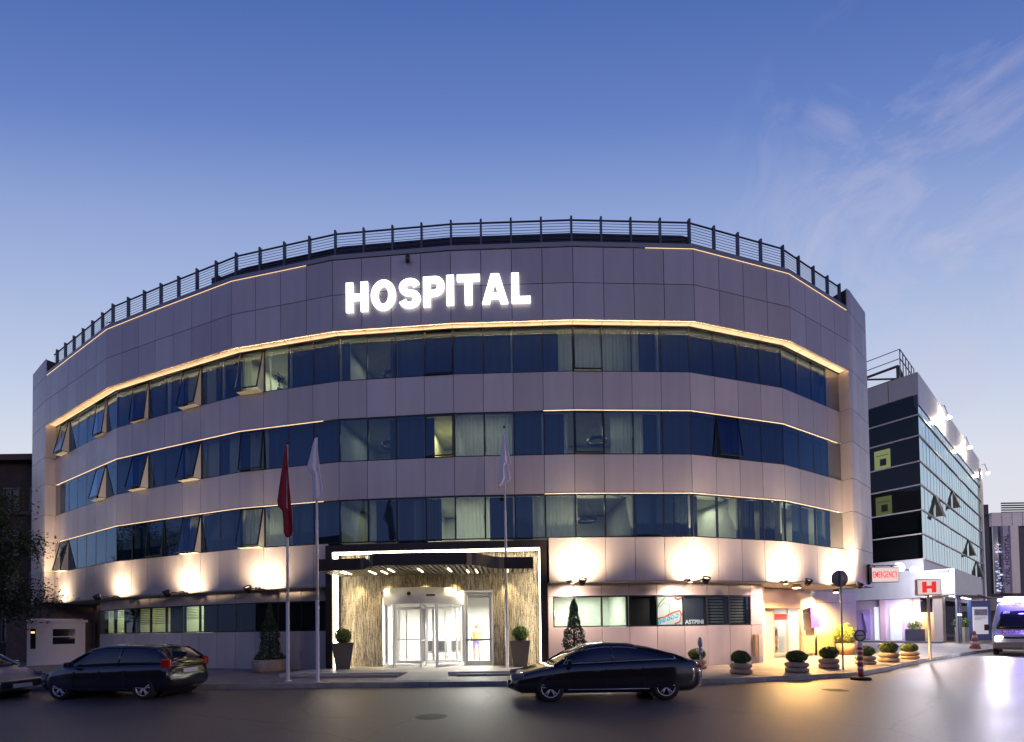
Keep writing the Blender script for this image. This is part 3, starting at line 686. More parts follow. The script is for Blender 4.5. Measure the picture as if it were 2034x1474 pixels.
# revolving door
cxs = sx(839, d=1.2); cx_, cy_ = E(cxs, 1.62); RD = 1.72
RDv = thing('revolving_door', 'large white framed glass revolving door with curved drum canopy at the entrance', 'door', (cx_, cy_, FZ))
ZT = 3.2
mb = MB(); mb.lathe([(RD-.1, 2.55), (RD, 2.55), (RD, ZT), (RD-.1, ZT), (0.001, ZT)], n=48, cap=False); mb.lathe([(RD-.1, 2.56), (.001, 2.56)], n=48, cap=False); mb.build('drum', whitep, RDv)
ang0 = math.radians(-90)+ang
def arc(a0, a1, r, n=10): return [(r*math.cos(ang0+a0+(a1-a0)*k/n), r*math.sin(ang0+a0+(a1-a0)*k/n)) for k in range(n+1)]
for a0, a1 in ((R(-90), R(-33)), (R(30), R(90)), (R(120), R(180)), (R(180), R(238))):
    g = MB(); o_ = arc(a0, a1, RD-.03); g.smooth = True
    for u, v in zip(o_[:-1], o_[1:]): g.quad((*u, .08), (*v, .08), (*v, 2.55), (*u, 2.55))
    pn = g.build('curved_pane', glass_g, RDv)
    mb = MB()
    for aa in (a0, a1):
        x, y = (RD-.04)*math.cos(ang0+aa), (RD-.04)*math.sin(ang0+aa); mb.cbox((x, y, 1.28), (.09, .09, 2.56), ang0+aa)
    o1 = arc(a0, a1, RD); o2 = arc(a0, a1, RD-.08); mb.prism(o1+o2[::-1], 0, .1)
    mb.build('post', whitep, RDv)
for k, th in enumerate((R(8), R(128), R(248))):
    a_ = ang0+th; mb = MB(); dxx, dyy = math.cos(a_), math.sin(a_)
    def wb(r0, r1, z0, z1, w=.05): mb.prism([(dxx*r0-dyy*w/2, dyy*r0+dxx*w/2), (dxx*r1-dyy*w/2, dyy*r1+dxx*w/2), (dxx*r1+dyy*w/2, dyy*r1-dxx*w/2), (dxx*r0+dyy*w/2, dyy*r0-dxx*w/2)], z0, z1)
    wb(.06, .14, .03, 2.52); wb(RD-.2, RD-.1, .03, 2.52); wb(.14, RD-.2, .03, .15); wb(.14, RD-.2, 2.4, 2.52); wb(.95, 1.0, .15, 2.4, .03); wb(.14, RD-.2, 1.05, 1.1, .03)
    wg = mb.build('door_wing', mat('alu_white', (.6, .6, .6), .35, .3), RDv)
    g = MB(); g.quad((dxx*.14, dyy*.14, .15), (dxx*(RD-.2), dyy*(RD-.2), .15), (dxx*(RD-.2), dyy*(RD-.2), 2.4), (dxx*.14, dyy*.14, 2.4)); g.build('pane', glass_g, wg)
mb = MB(); mb.lathe([(.07, 0), (.07, 2.55)], n=10); mb.build('shaft', steel, RDv)
mb = MB(); x, y = (RD+.005)*math.cos(ang0-.12), (RD+.005)*math.sin(ang0-.12); mb.lathe([(.001, -.02), (.08, -.02), (.08, .02), (.001, .02)], (x, y, 2.95), 12, 'Y'); x, y = (RD+.005)*math.cos(ang0+.38), (RD+.005)*math.sin(ang0+.38); mb.cbox((x, y, 2.88), (.34, .03, .07), ang0+.38+R(90)); mb.build('sensor', black, RDv)
# side door
x, y = E((s2+s3)/2, DS+.03)
t = thing('side_door', 'tall white framed glass door with push bar right of the revolving door', 'door', (x, y, FZ), ang)
wd = (s3-s2)
mb = MB(); mb.box(-wd/2, -wd/2+.06, -.04, .06, 0, zd1-FZ); mb.box(wd/2-.06, wd/2, -.04, .06, 0, zd1-FZ); mb.box(-wd/2+.06, wd/2-.06, -.04, .06, zd1-FZ-.06, zd1-FZ); mb.build('door_frame', whitep, t)
mb = MB(); a_, b_ = -wd/2+.07, wd/2-.07; mb.box(a_, a_+.1, -.02, .04, 0.01, 3.04); mb.box(b_-.1, b_, -.02, .04, .01, 3.04); mb.box(a_+.1, b_-.1, -.02, .04, .01, .2); mb.box(a_+.1, b_-.1, -.02, .04, 2.93, 3.04); lf = mb.build('door_leaf', mat('alu_white', (.6, .6, .6)), t)
g = MB(); g.box(a_+.1, b_-.1, .0, .01, .2, 2.93); g.build('pane', glass_g, lf); mb = MB(); mb.box(a_, b_, -.07, -.03, 1.02, 1.1); mb.build('push_bar', steel, lf)
# canopy
CZ, CT = 4.06, 4.5
prof = []
def bez(p0, p1, p2, p3, n=8): return [tuple((1-t)**3*a+3*(1-t)**2*t*b+3*(1-t)*t*t*c+t**3*d for a, b, c, d in zip(p0, p1, p2, p3)) for t in [k/n for k in range(n+1)]]
outline = [(-7.1, 18.15), (-7.1, 16.95), (-5.75, 16.85)]+bez((-5.65, 16.85), (-5.0, 16.8), (-5.1, 15.85), (-4.5, 15.8))+bez((-4.4, 15.8), (-3.3, 15.72), (-2.2, 15.72), (-1.5, 15.8))+bez((-1.4, 15.82), (-.9, 15.95), (-.7, 16.9), (-.1, 17.0))[0:]+[(1.0, 17.05), (1.02, 17.73)]
Cn = thing('entrance_canopy', 'dark bronze entrance canopy with a bulging curved edge and slatted lit underside', 'canopy', (-3.2, 17.5, CZ))
mb = MB(); mb.smooth = False
inn = [(-7.04, 18.15), (-7.04, 17.01)]
for u, v in zip(outline[:-1], outline[1:]): mb.wall(u, v, CZ, CT, .05)
mb.build('fascia', portal_m, Cn, world=True)
full = outline+[E(LP-.55, DS-.01), E(.1, DS-.01)]
mb = MB(); mb.prism([(x, y+.03) if y < 17.9 else (x, y) for x, y in full], CZ+.16, CZ+.24); mb.build('deck', darkmetal, Cn, world=True)
mb = MB(); xx = -6.95
def front_y(x):
    best = 17.0
    for u, v in zip(outline[:-1], outline[1:]):
        if min(u[0], v[0]) <= x <= max(u[0], v[0]) and abs(u[0]-v[0]) > 1e-6: best = u[1]+(v[1]-u[1])*(x-u[0])/(v[0]-u[0])
    return best
while xx < .95:
    y1 = E(0, 0)[1]+(xx-A[0])*math.tan(ang)+DS-.05; mb.box(xx, xx+.1, front_y(xx)+.08, y1, CZ+.01, CZ+.08); xx += .19
mb.build('slat', mat('slat_wood', (.2, .18, .15), .5), Cn, world=True)
for (px, py, l_) in ((710, 1145, .5), (747, 1140, .5), (777, 1133, .5), (777, 1143, .45), (835, 1132.6, .5), (893, 1132, .5), (934, 1141, .4), (948, 1136.7, .5), (1008, 1140, .4), (700, 1144, .3)):
    x, y = G(px, py, CZ); y = min(y, 17.6); mb = MB(); mb.box(x-.03, x+.03, y-l_*.9, y+l_*.9, CZ-.02, CZ+.008); mb.build('lamp', emis('canopy_lamp', (1, .8, .45), 7.), Cn, world=True)
for px in (700, 762, 840, 900, 1010):
    x, y = G(px, 1141, CZ); y = E(0, 0)[1]+(x-A[0])*math.tan(ang)+.45; light('canopy_spot', 'SPOT', (x, y, CZ-.02), 150, (1, .8, .42), (0, .22, -1), H, spot_size=R(75), spot_blend=.8, shadow_soft_size=.05)
mb = MB()
for s_ in (3.2, 5.6):
    a_ = E(s_, 0); mb.tube([(a_[0], a_[1]-.2, CT-.1), (a_[0]+.3, a_[1]+.45, 5.6)], .012, 5)
mb.build('tie_rod', steel, Cn, world=True)

# ================================================================== ground
def asphalt():
    m = mat('asphalt', (.05, .048, .046), .45); n = m.node_tree.nodes; l = m.node_tree.links; b = n['Principled BSDF']
    tc = n.new('ShaderNodeTexCoord')
    t = n.new('ShaderNodeTexNoise'); t.inputs['Scale'].default_value = .35; t.inputs['Detail'].default_value = 7; t.inputs['Roughness'].default_value = .65; l.new(tc.outputs['Object'], t.inputs['Vector'])
    cr = n.new('ShaderNodeValToRGB'); cr.color_ramp.elements[0].position = .3; cr.color_ramp.elements[0].color = (.075, .058, .05, 1); cr.color_ramp.elements[1].position = .72; cr.color_ramp.elements[1].color = (.19, .145, .125, 1); l.new(t.outputs['Fac'], cr.inputs[0])  # brown tint of passing traffic light put into the asphalt colour
    t2 = n.new('ShaderNodeTexNoise'); t2.inputs['Scale'].default_value = 38; t2.inputs['Detail'].default_value = 5; t2.inputs['Roughness'].default_value = .8; l.new(tc.outputs['Object'], t2.inputs['Vector'])
    mx = n.new('ShaderNodeVectorMath'); mx.operation = 'SCALE'; gr = n.new('ShaderNodeMapRange'); gr.inputs['From Min'].default_value = .3; gr.inputs['From Max'].default_value = .7; gr.inputs['To Min'].default_value = .45; gr.inputs['To Max'].default_value = 1.7; l.new(t2.outputs['Fac'], gr.inputs[0]); l.new(cr.outputs[0], mx.inputs[0]); l.new(gr.outputs[0], mx.inputs['Scale']); 
    # fine cracks and patch joints
    vo = n.new('ShaderNodeTexVoronoi'); vo.feature = 'DISTANCE_TO_EDGE'; vo.inputs['Scale'].default_value = .16; l.new(t.outputs['Color'], vo.inputs['Vector'])
    mp = n.new('ShaderNodeMapping'); l.new(tc.outputs['Object'], mp.inputs[0]); ad = n.new('ShaderNodeVectorMath'); ad.operation = 'MULTIPLY_ADD'; ad.inputs[1].default_value = (1.2, 1.2, 1.2); l.new(t.outputs['Color'], ad.inputs[0]); l.new(mp.outputs[0], ad.inputs[2]); l.new(ad.outputs[0], vo.inputs['Vector'])
    c2 = n.new('ShaderNodeValToRGB'); c2.color_ramp.elements[0].position = .0; c2.color_ramp.elements[0].color = (.55, .55, .55, 1); c2.color_ramp.elements[1].position = .006; c2.color_ramp.elements[1].color = (1, 1, 1, 1); l.new(vo.outputs['Distance'], c2.inputs[0])
    m3 = n.new('ShaderNodeMixRGB'); m3.blend_type = 'MULTIPLY'; m3.inputs[0].default_value = 1; l.new(mx.outputs[0], m3.inputs[1]); l.new(c2.outputs[0], m3.inputs[2]); l.new(m3.outputs[0], b.inputs['Base Color'])
    rr = n.new('ShaderNodeMapRange'); rr.inputs['To Min'].default_value = .22; rr.inputs['To Max'].default_value = .5; l.new(t.outputs['Fac'], rr.inputs[0]); l.new(rr.outputs[0], b.inputs['Roughness'])
    bp = n.new('ShaderNodeBump'); bp.inputs['Strength'].default_value = .8; bp.inputs['Distance'].default_value = .012; l.new(t2.outputs['Fac'], bp.inputs['Height']); l.new(bp.outputs[0], b.inputs['Normal'])
    return m
def struct(mb, name, m): return mb.build(name, m, None, kind='structure')
mb = MB(); mb.quad((-500, -300, 0), (500, -300, 0), (500, 700, 0), (-500, 700, 0)); struct(mb, 'road', asphalt())
pm = mat('patch_asphalt', (.06, .053, .05), .5, var=.4, vscale=30, bump=.6, bscale=60)
for x, y in ((-1.6, 9.4), (8.9, 12.4)):
    mb = MB(); mb.lathe([(.001, .006), (.3, .006), (.33, .004)], (x, y, 0), 28, cap=False); [mb.box(x-.2+.08*k, x-.17+.08*k, y-.16, y+.16, .004, .011) for k in range(6)]; struct(mb, 'manhole_cover', mat('cast_iron', (.05, .045, .04), .45, .7, bump=.4))
KL = [(-70, 14.7), (-12, 14.5), (-4.9, 14.4), (3, 14.15), (6.7, 14.15), (9.0, 14.6), (10.4, 15.0), (11.8, 15.4), (14.2, 17.1), (17.0, 19.3), (20.0, 21.4), (23.2, 23.6), (26.8, 26.0), (31.0, 28.5)]
def paving():
    m = mat('paving', (.3, .28, .26), .55, bump=.2, bscale=30); n = m.node_tree.nodes; l = m.node_tree.links; b = n['Principled BSDF']
    tc = n.new('ShaderNodeTexCoord'); br = n.new('ShaderNodeTexBrick'); br.inputs['Scale'].default_value = 1.0; br.inputs['Color1'].default_value = (.3, .275, .25, 1); br.inputs['Color2'].default_value = (.22, .2, .185, 1); br.inputs['Mortar'].default_value = (.1, .09, .085, 1)
    br.inputs['Mortar Size'].default_value = .008; br.inputs['Brick Width'].default_value = .6; br.inputs['Row Height'].default_value = .4; l.new(tc.outputs['Object'], br.inputs['Vector'])
    t = n.new('ShaderNodeTexNoise'); t.inputs['Scale'].default_value = .8; t.inputs['Detail'].default_value = 6; l.new(tc.outputs['Object'], t.inputs['Vector'])
    mx = n.new('ShaderNodeMixRGB'); mx.blend_type = 'OVERLAY'; mx.inputs[0].default_value = .5; l.new(br.outputs['Color'], mx.inputs[1]); l.new(t.outputs['Color'], mx.inputs[2]); l.new(mx.outputs[0], b.inputs['Base Color']); return m
pav = paving()
mb = MB(); mb.prism([(x, y+.16) for x, y in KL]+[(36, 34), (37, 60), (-70, 60)], 0.004, .15); struct(mb, 'pavement', pav)
# kerb stones
mb = MB()
kerbL = [(x, y) for x, y in KL]
acc = []
for u, v in zip(kerbL[:-1], kerbL[1:]):
    L = math.hypot(v[0]-u[0], v[1]-u[1]); n_ = max(1, round(L/.8))
    for k in range(n_):
        a_ = (k+.008)/n_; b_ = (k+1-.008)/n_; p = (u[0]+(v[0]-u[0])*a_, u[1]+(v[1]-u[1])*a_); q = (u[0]+(v[0]-u[0])*b_, u[1]+(v[1]-u[1])*b_)
        h_ = .15+random.uniform(.002, .012); mb.wall(p, q, .003, h_, .155)
struct(mb, 'kerb', mat('kerb_stone', (.36, .34, .31), .7, var=.2, vscale=2, bump=.3))
# gutter strip of paler concrete along the kerb
mb = MB(); n_ = len(KL); vs = [(x, y-.02, .004) for x, y in KL]+[(x+.02, y-.5, .004) for x, y in KL]; mb.add(vs, [(i, n_+i, n_+i+1, i+1) for i in range(n_-1)]); struct(mb, 'gutter', mat('gutter', (.12, .11, .1), .5, var=.3, vscale=1.5))
# raised forecourt with ramp
FC = mat('forecourt_stone', (.5, .47, .42), .45, var=.1, vscale=1.2, bump=.1)
a0, a1 = E(-.4, DS), E(LP+.3, DS)
mb = MB(); mb.prism([(-8.2, 16.25), (1.9, 16.1), a1, a0], .154, FZ-.004); struct(mb, 'forecourt', FC)
mb = MB(); mb.add([(-3.55, 16.17, FZ), (-2.15, 16.15, FZ), (-1.95, 14.9, .158), (-3.8, 14.9, .158), (-3.55, 16.17, .156), (-2.15, 16.15, .156)], [(0, 3, 2, 1), (0, 4, 3), (1, 2, 5)]); struct(mb, 'ramp', FC)
mb = MB(); mb.prism([(-7.6, 15.95), (-3.9, 15.93), (-3.9, 16.2), (-7.6, 16.24)], .154, .23); mb.prism([(-1.8, 15.93), (1.6, 15.93), (1.6, 16.1), (-1.8, 16.15)], .154, .23); struct(mb, 'step', mat('step_stone', (.3, .28, .25), .55, var=.12))
mb = MB(); mb.quad((-4.2, 14.6, .157), (-1.4, 14.6, .157), (-1.4, 14.85, .157), (-4.2, 14.85, .157)); struct(mb, 'tactile_paving', mat('tactile', (.32, .3, .26), .6, bump=1., bscale=25))

# ================================================================== right hand wing of the ground floor (shop)
SA, SB = (12.75, 22.3), (19.7, 25.4)
sang = math.atan2(SB[1]-SA[1], SB[0]-SA[0])
def SP(px, d=0.):    # point of the shop wall seen at image column px
    r = ray(px, 1240); k = r[0]/r[1]; ax, ay = SA[0]-math.sin(sang)*d, SA[1]+math.cos(sang)*d
    t = (k*ay-ax)/(math.cos(sang)-k*math.sin(sang)); return (ax+math.cos(sang)*t, ay+math.sin(sang)*t)
warmw = panel_mat('warm_cladding', (.6, .54, .46), .45, .05)
mb = MB()
p0 = off(7.55, DG+.02)
for z0, z1 in ((.15, 1.2), (1.2, 2.4), (2.4, 3.6)):
    mb.wall(p0, SP(1521), z0+.01, z1-.01, .1); mb.wall(SP(1521), SP(1535), z0+.01, z1-.01, .1)
    for u, v in ((1591, 1612),): mb.wall(SP(u), SP(v), z0+.01, z1-.01, .1)
mb.wall(SP(1535), SP(1591), 2.72, 3.6, .1)
for u, v in ((1622, 1660), (1660, 1702)):
    for z0, z1 in ((.15, 1.3), (1.3, 3.0), (3.0, 3.6)): mb.wall(SP(u, .5), SP(v, .5), z0+.01, z1-.01, .1)
mb.wall(SP(1612), SP(1622, .5), .15, 3.6, .1)
HB(mb, 'shop_wall', warmw)
mb = MB(); q_ = SP(1702, .5); mb.wall(q_, (q_[0]+2.0, q_[1]+4.5), .15, 3.6, .2); HB(mb, 'end_wall', warmw)
mb = MB(); mb.prism([SP(1518, -.35), SP(1592, -.35), SP(1592, -.01), SP(1518, -.01)], 2.62, 3.55); HB(mb, 'sign_board', mat('beige_board', (.6, .45, .38), .5, var=.05))
mb = MB(); mb.prism([SP(1611, -.22), SP(1629, -.22), SP(1629, -.02), SP(1611, -.02)][0:4], 1.62, 2.75); HB(mb, 'blue_panel', mat('violet_panel', (.12, .06, .5), .4))
mb = MB(); mb.prism([SP(1593, -.06), SP(1618, -.06), SP(1618, -.01), SP(1593, -.01)], .3, 1.5); HB(mb, 'stone_panel', mat('tan_stone', (.42, .33, .22), .6, var=.15))
mb = MB(); mb.wall(SP(1500, -.01), SP(1500.5, 0), .1, .12, .01)
# shop door: frame, header film and lit interior
mb = MB(); u, v = SP(1536, .02), SP(1590, .02); L = math.hypot(v[0]-u[0], v[1]-u[1]); g = lambda t: (u[0]+(v[0]-u[0])*t, u[1]+(v[1]-u[1])*t)
for a_, b_ in ((0, .04), (.5, .54), (.96, 1)): mb.wall(g(a_), g(b_), .3, 2.7, .06)
for z in (.3, 2.62): mb.wall(g(.04), g(.96), z, z+.08, .05)
dr = HB(mb, 'shop_door', mat('alu_gold', (.6, .52, .4), .35, .5))
mb = MB(); mb.wall(g(.04), g(.96), .38, 2.62, .008); mb.build('pane', glass_g, dr, world=True)
mb = MB(); mb.wall(g(.05), g(.49), 2.05, 2.35, .02); HB(mb, 'red_film', mat('red_film', (.75, .04, .05), .5))
mb = MB(); w_ = lambda t, d: (g(t)[0]-math.sin(sang)*d, g(t)[1]+math.cos(sang)*d)
mb.wall(w_(-.2, 2.2), w_(1.4, 2.2), .3, 2.7, .05); mb.wall(w_(-.15, .15), w_(-.2, 2.2), .3, 2.7, .05); mb.wall(w_(1.3, 2.2), w_(1.15, .15), .3, 2.7, .05)
mb.prism([w_(-.2, .12), w_(1.4, .12), w_(1.4, 2.3), w_(-.2, 2.3)], 2.72, 2.78); mb.prism([w_(-.2, .12), w_(1.4, .12), w_(1.4, 2.3), w_(-.2, 2.3)], .16, .3); HB(mb, 'shop_interior', MATS['lobby_white'])
x, y = w_(.5, 1.1); light('shop_light', 'AREA', (x, y, 2.68), 120, (1, .95, .85), (0, 0, -1), H, shape='RECTANGLE', size=1.4, size_y=.8)
def stand(t0, d, rz, lab):
    x, y = w_(t0, d); t = thing('display_shelf', lab, 'shelf', (x, y, .3), sang+rz, 'shop display shelves')
    mb = MB(); mb.box(-.35, -.32, -.15, .15, 0, 1.5); mb.box(.32, .35, -.15, .15, 0, 1.5); mb.build('side_panel', whitep, t)
    for k in range(4):
        z = .2+k*.36; mb = MB(); mb.box(-.32, .32, -.15, .15, z, z+.025); sh = mb.build('shelf', mat('shelf_brown', (.3, .16, .08), .5), t)
        mb = MB()
        for j in range(6):
            mb.k = random.randrange(4); hh = random.uniform(.1, .26); mb.box(-.3+j*.1, -.22+j*.1, -.1, .06, z+.025, z+.025+hh)
        mb.build('product', [mat('prod_red', (.6, .08, .06), .5), mat('prod_tan', (.5, .32, .15), .5), mat('prod_white', (.8, .8, .78), .5), mat('prod_brown', (.2, .08, .04), .5)], sh)
stand(.25, .9, .1, 'white display shelf with red and tan goods behind the left pane of the shop door'); stand(.78, 1.3, -.1, 'white display shelf with goods deeper inside behind the right pane of the shop door')
# low planter troughs by the bright wall
for u, v, z1, lb in ((1622, 1656, 1.25, 'low wooden trough with moss green side left by the cream wall'), (1658, 1689, 1.5, 'taller wooden trough right by the cream wall behind the disc sign pole')):
    a_, b_ = SP(u, .05), SP(v, .05); t = thing('wooden_trough', lb, 'planter', (*a_, .15)); mb = MB()
    mb.prism([a_, b_, SP(v, .42), SP(u, .42)], .152, z1); mb.build('trough', mat('trough_wood', (.3, .27, .12), .7, c2=(.42, .33, .16), vscale=2.5, bump=.3), t, world=True)
# utility cabinet pair on the wall
for px, w_px, h_, lb in ((1484, 9, 1.15, 'narrow tan meter box on the cream wall left of the shop'), (1494, 8, 1.15, 'pale meter box beside the narrow tan one on the cream wall')):
    u = off(7.05 if px == 1484 else 7.22, DG-.14); t = thing('meter_box', lb, 'meter box', (*u, .15), facet(7)); mb = MB(); mb.box(0, .16, 0, .12, .3, h_+.1); mb.build('housing', mat('tan_box', (.4, .28, .16), .6) if px == 1484 else mat('pale_box', (.7, .62, .5), .6), t)
    mb = MB(); mb.box(.02, .05, .04, .08, 0, .3); mb.build('conduit', steel, t)

# ---- flood lights on arms
wm_ = (1, .75, .47)
FL = []
def flood(i, lab, e=150, out=.95, glow=False):
    x, y = off(i, DW-out); a = facet(i); t = thing('floodlight', lab, 'floodlight', (x, y, 3.5), a, 'facade uplights on arms')
    FL.append(t)
    mb = MB(); mb.box(-.42, .0, out-.12, out-.06, .06, .11); mb.box(-.04, .02, .05, out-.06, .06, .1); mb.build('arm', darkmetal, t)
    mb = MB(); mb.M = Matrix.Rotation(R(28), 4, 'X'); mb.smooth = True
    mb.lathe([(.06, -.12), (.11, -.08), (.16, .14), (.145, .145), (.12, .08)], n=16); mb.build('housing', darkmetal, t)
    mb = MB(); mb.M = Matrix.Rotation(R(28), 4, 'X'); mb.lathe([(.001, .09), (.12, .09)], n=16); mb.build('lens', emis('uplight_lens', (1, .8, .5), 3.), t)
    mb = MB(); mb.cbox((-.22, out-.2, .12), (.16, .16, .14), 0, .02); mb.build('gear_box', darkmetal, t)
    M = ROOTM[t.name]; lp = M @ Vector((0, .12, .2)); d = M.to_3x3() @ Vector((0, .36, 1))
    light('uplight', 'SPOT', lp, e*(3.7 if i > 0 else 4.3), wm_, M.to_3x3() @ Vector((0, .75, 1)), t, spot_size=R(150), spot_blend=1., shadow_soft_size=.05)
    light('uplight_beam', 'SPOT', lp, e*(2.1 if i > 0 else 2.6), wm_, M.to_3x3() @ Vector((0, .36, 1)), t, spot_size=R(32), spot_blend=1., shadow_soft_size=.05)
for i, lb, e in ((-24.4, 'dark arm floodlight at the far end beside the corner pier over the kiosk', 90), (-18.6, 'second dark arm floodlight from the far end, over the slat blind windows', 110), (-14.6, 'dark arm floodlight above the window with the open sash', 130), (-10.9, 'dark arm floodlight nearest the red flag', 130),
              (0.05, 'single dark floodlight on the band directly above the conical bush right of the entrance', 230), (3.9, 'dark arm floodlight above the grey film window', 230), (7.9, 'dark arm floodlight above the shop beside the hanging orange lamp', 280), (11.3, 'dark arm floodlight partly behind the round disc sign', 280)):
    flood(i, lb, e)
    if 0 < i < 9:  # downward lamp heads added to brighten the ground floor wall
        t_ = FL[-1]; x_, y_ = off(i-.18, DW-.25); mb = MB(); mb.cbox((-.22, .83, .03), (.13, .13, .02), 0); mb.build('added_down_lens', emis('added_down_lens', (1, .78, .6), 3.), t_)
        light('downlight', 'SPOT', (x_, y_, 3.42), 680, (1, .7, .55), (0, .5, -1), t_, spot_size=R(150), spot_blend=1., shadow_soft_size=.08)
    if i in (11.3, -24.4):
        sg = 1 if i > 0 else -1; t_ = FL[-1]; pL = off(i+.3*sg, DW-.95); light('uplight_pier', 'SPOT', (*pL, 3.6), 1700, (1, .74, .46), (.42*sg, .7, 2.6), t_, spot_size=R(52), spot_blend=1., shadow_soft_size=.05)
# hanging orange lamp
x, y = off(9.2, DW+.35); xl, zl = D(1582, 1168, y)
t = thing('hanging_floodlight', 'orange glowing dome lamp hanging below the soffit over the shop door', 'lamp', (xl, y, zl))
mb = MB(); mb.lathe([(.05, .34), (.1, .3), (.15, .14), (.24, .04), (.25, 0), (.22, .0), (.13, .13)], n=18); mb.build('shade', mat('shade_bronze', (.35, .2, .08), .4, .5), t)
mb = MB(); mb.lathe([(.001, -.03), (.12, -.02), (.18, .02), (.001, .05)], n=14); mb.build('bulb', emis('sodium', (1, .66, .26), 45.), t)
mb = MB(); mb.tube([(0, 0, .3), (0, 0, .5), (0, .5, 3.6-zl)], .02, 6); mb.build('bracket', darkmetal, t)
light('sodium_light', 'SPOT', (xl, y, zl-.08), 2600, (1, .55, .17), (.1, -.1, -1), t, spot_size=R(165), spot_blend=.5, shadow_soft_size=.1)
x2, y2 = SP(1662, -.9)
t = thing('wall_lamp', 'small box lamp under the soffit washing the cream wall beside the disc sign', 'lamp', (x2, y2, 3.42)); mb = MB(); mb.box(-.1, .1, -.08, .08, 0, .14); mb.build('housing', darkmetal, t); mb = MB(); mb.box(-.08, .08, -.06, .06, -.02, -.001); mb.build('lens', MATS['sodium'], t)
light('sodium_light', 'SPOT', (x2, y2, 3.36), 4200, (1, .62, .26), (-.05, .1, -1), t, spot_size=R(160), spot_blend=.6, shadow_soft_size=.1)

# ================================================================== street furniture
# planters of stacked concrete rings
def ring_planter(lab):
    t = thing('ring_planter', lab, 'planter', (0, 0, .15), 0, 'stacked ring planters along the kerb')
    for z in (0, .185):
        mb = MB(); mb.lathe([(.24, z), (.31, z+.015), (.345, z+.06), (.345, z+.12), (.31, z+.165), (.27, z+.18)], n=26); mb.build('ring', mat('ring_concrete', (.4, .3, .22), .8, var=.2, vscale=5, bump=.4), t)
    mb = MB(); mb.lathe([(.001, .35), (.26, .36)], n=18); mb.build('soil', mat('soil', (.04, .03, .02), .95), t)
    mb = MB(); mb.smooth = False; leafball(mb, (0, 0, .56), .31, 2600, .055, .74, .82); mb.build('ball_bush', leafg, t)
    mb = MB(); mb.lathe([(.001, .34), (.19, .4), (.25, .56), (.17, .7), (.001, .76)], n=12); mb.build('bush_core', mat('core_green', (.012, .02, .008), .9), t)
    return t
pl = [((1481, 1340), 'round bush in stacked stone rings, first of the row, by the cream wall'), ((1594, 1337), 'round bush in stacked stone rings directly in front of the shop door'), ((1658, 1329), 'round bush in stacked stone rings at the foot of the disc sign pole'),
      ((1731, 1321), 'round bush in stacked stone rings just behind the striped bollard'), ((1777, 1316), 'round bush in stacked stone rings, second to the left of the H sign post'), ((1818, 1310), 'round bush in stacked stone rings standing next to the H sign post')]
proto = ring_planter(pl[0][1])
for k, ((px, py), lb) in enumerate(pl):
    o = proto if k == 0 else copy_tree(proto); x, y = G(px, py, .15); y += .3; o.location = (x, y, .15); o.rotation_euler = (0, 0, k*1.3); o['label'] = lb; s = (1, 1.04, .98, 1, 1.08, 1.04)[k]; o.scale = (s, s*1.03, s*(1, .93, 1.05, .96, 1.02, .9)[k])
x, y = D(1384, 1290, 17.6)[0], 17.6
t = copy_tree(proto); t.location = (x, y, .15); t['label'] = 'round dark bush in stacked rings half hidden behind the boot of the black sedan'; t.rotation_euler = (0, 0, 2)
# terracotta pot
x, y = G(1692, 1302, .15); t = thing('terracotta_pot', 'large angular terracotta pot with a bright round bush by the cream wall', 'planter', (x, y+.4, .15), .3)
mb = MB(); mb.lathe([(.3, 0), (.46, .62), (.42, .62), (.38, .5)], n=8); mb.smooth = False; mb.build('pot', mat('terracotta', (.5, .26, .14), .7, var=.1), t)
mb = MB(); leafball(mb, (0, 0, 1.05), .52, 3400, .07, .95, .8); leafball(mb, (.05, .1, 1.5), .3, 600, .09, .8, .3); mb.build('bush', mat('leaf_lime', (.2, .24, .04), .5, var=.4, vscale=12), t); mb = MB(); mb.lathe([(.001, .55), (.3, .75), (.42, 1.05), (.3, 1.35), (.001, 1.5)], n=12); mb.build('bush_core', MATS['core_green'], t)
# entrance topiary
for (px, py, lb) in ((690, 1326, 'tapered dark planter with a bright ball bush left of the revolving door'), (1035, 1323.5, 'tapered dark planter with a bright ball bush right of the side door')):
    x, y = G(px, py, FZ); y = min(y, 18.1); t = thing('tapered_planter', lb, 'planter', (x, y, FZ), .3 if px < 800 else -.1, 'tall planters flanking the entrance')
    mb = MB(); b_, c_ = .26, .4; mb.add([(-b_, -b_, 0), (b_, -b_, 0), (b_, b_, 0), (-b_, b_, 0), (-c_, -c_, 1.02), (c_, -c_, 1.02), (c_, c_, 1.02), (-c_, c_, 1.02), (-c_+.04, -c_+.04, 1.02), (c_-.04, -c_+.04, 1.02), (c_-.04, c_-.04, 1.02), (-c_+.04, c_-.04, 1.02), (-c_+.04, -c_+.04, .95), (c_-.04, -c_+.04, .95), (c_-.04, c_-.04, .95), (-c_+.04, c_-.04, .95)],
        [(0, 3, 2, 1), (0, 1, 5, 4), (1, 2, 6, 5), (2, 3, 7, 6), (3, 0, 4, 7), (4, 5, 9, 8), (5, 6, 10, 9), (6, 7, 11, 10), (7, 4, 8, 11), (8, 9, 13, 12), (9, 10, 14, 13), (10, 11, 15, 14), (11, 8, 12, 15), (12, 13, 14, 15)]); mb.build('pot', mat('pot_grey', (.09, .085, .08), .5), t)
    mb = MB(); leafball(mb, (0, 0, 1.3), .34, 2600, .055, .95, .82); mb.build('ball_bush', leafb, t); mb = MB(); mb.lathe([(.001, .98), (.2, 1.08), (.28, 1.3), (.2, 1.5), (.001, 1.58)], n=12); mb.build('bush_core', MATS['core_green'], t)
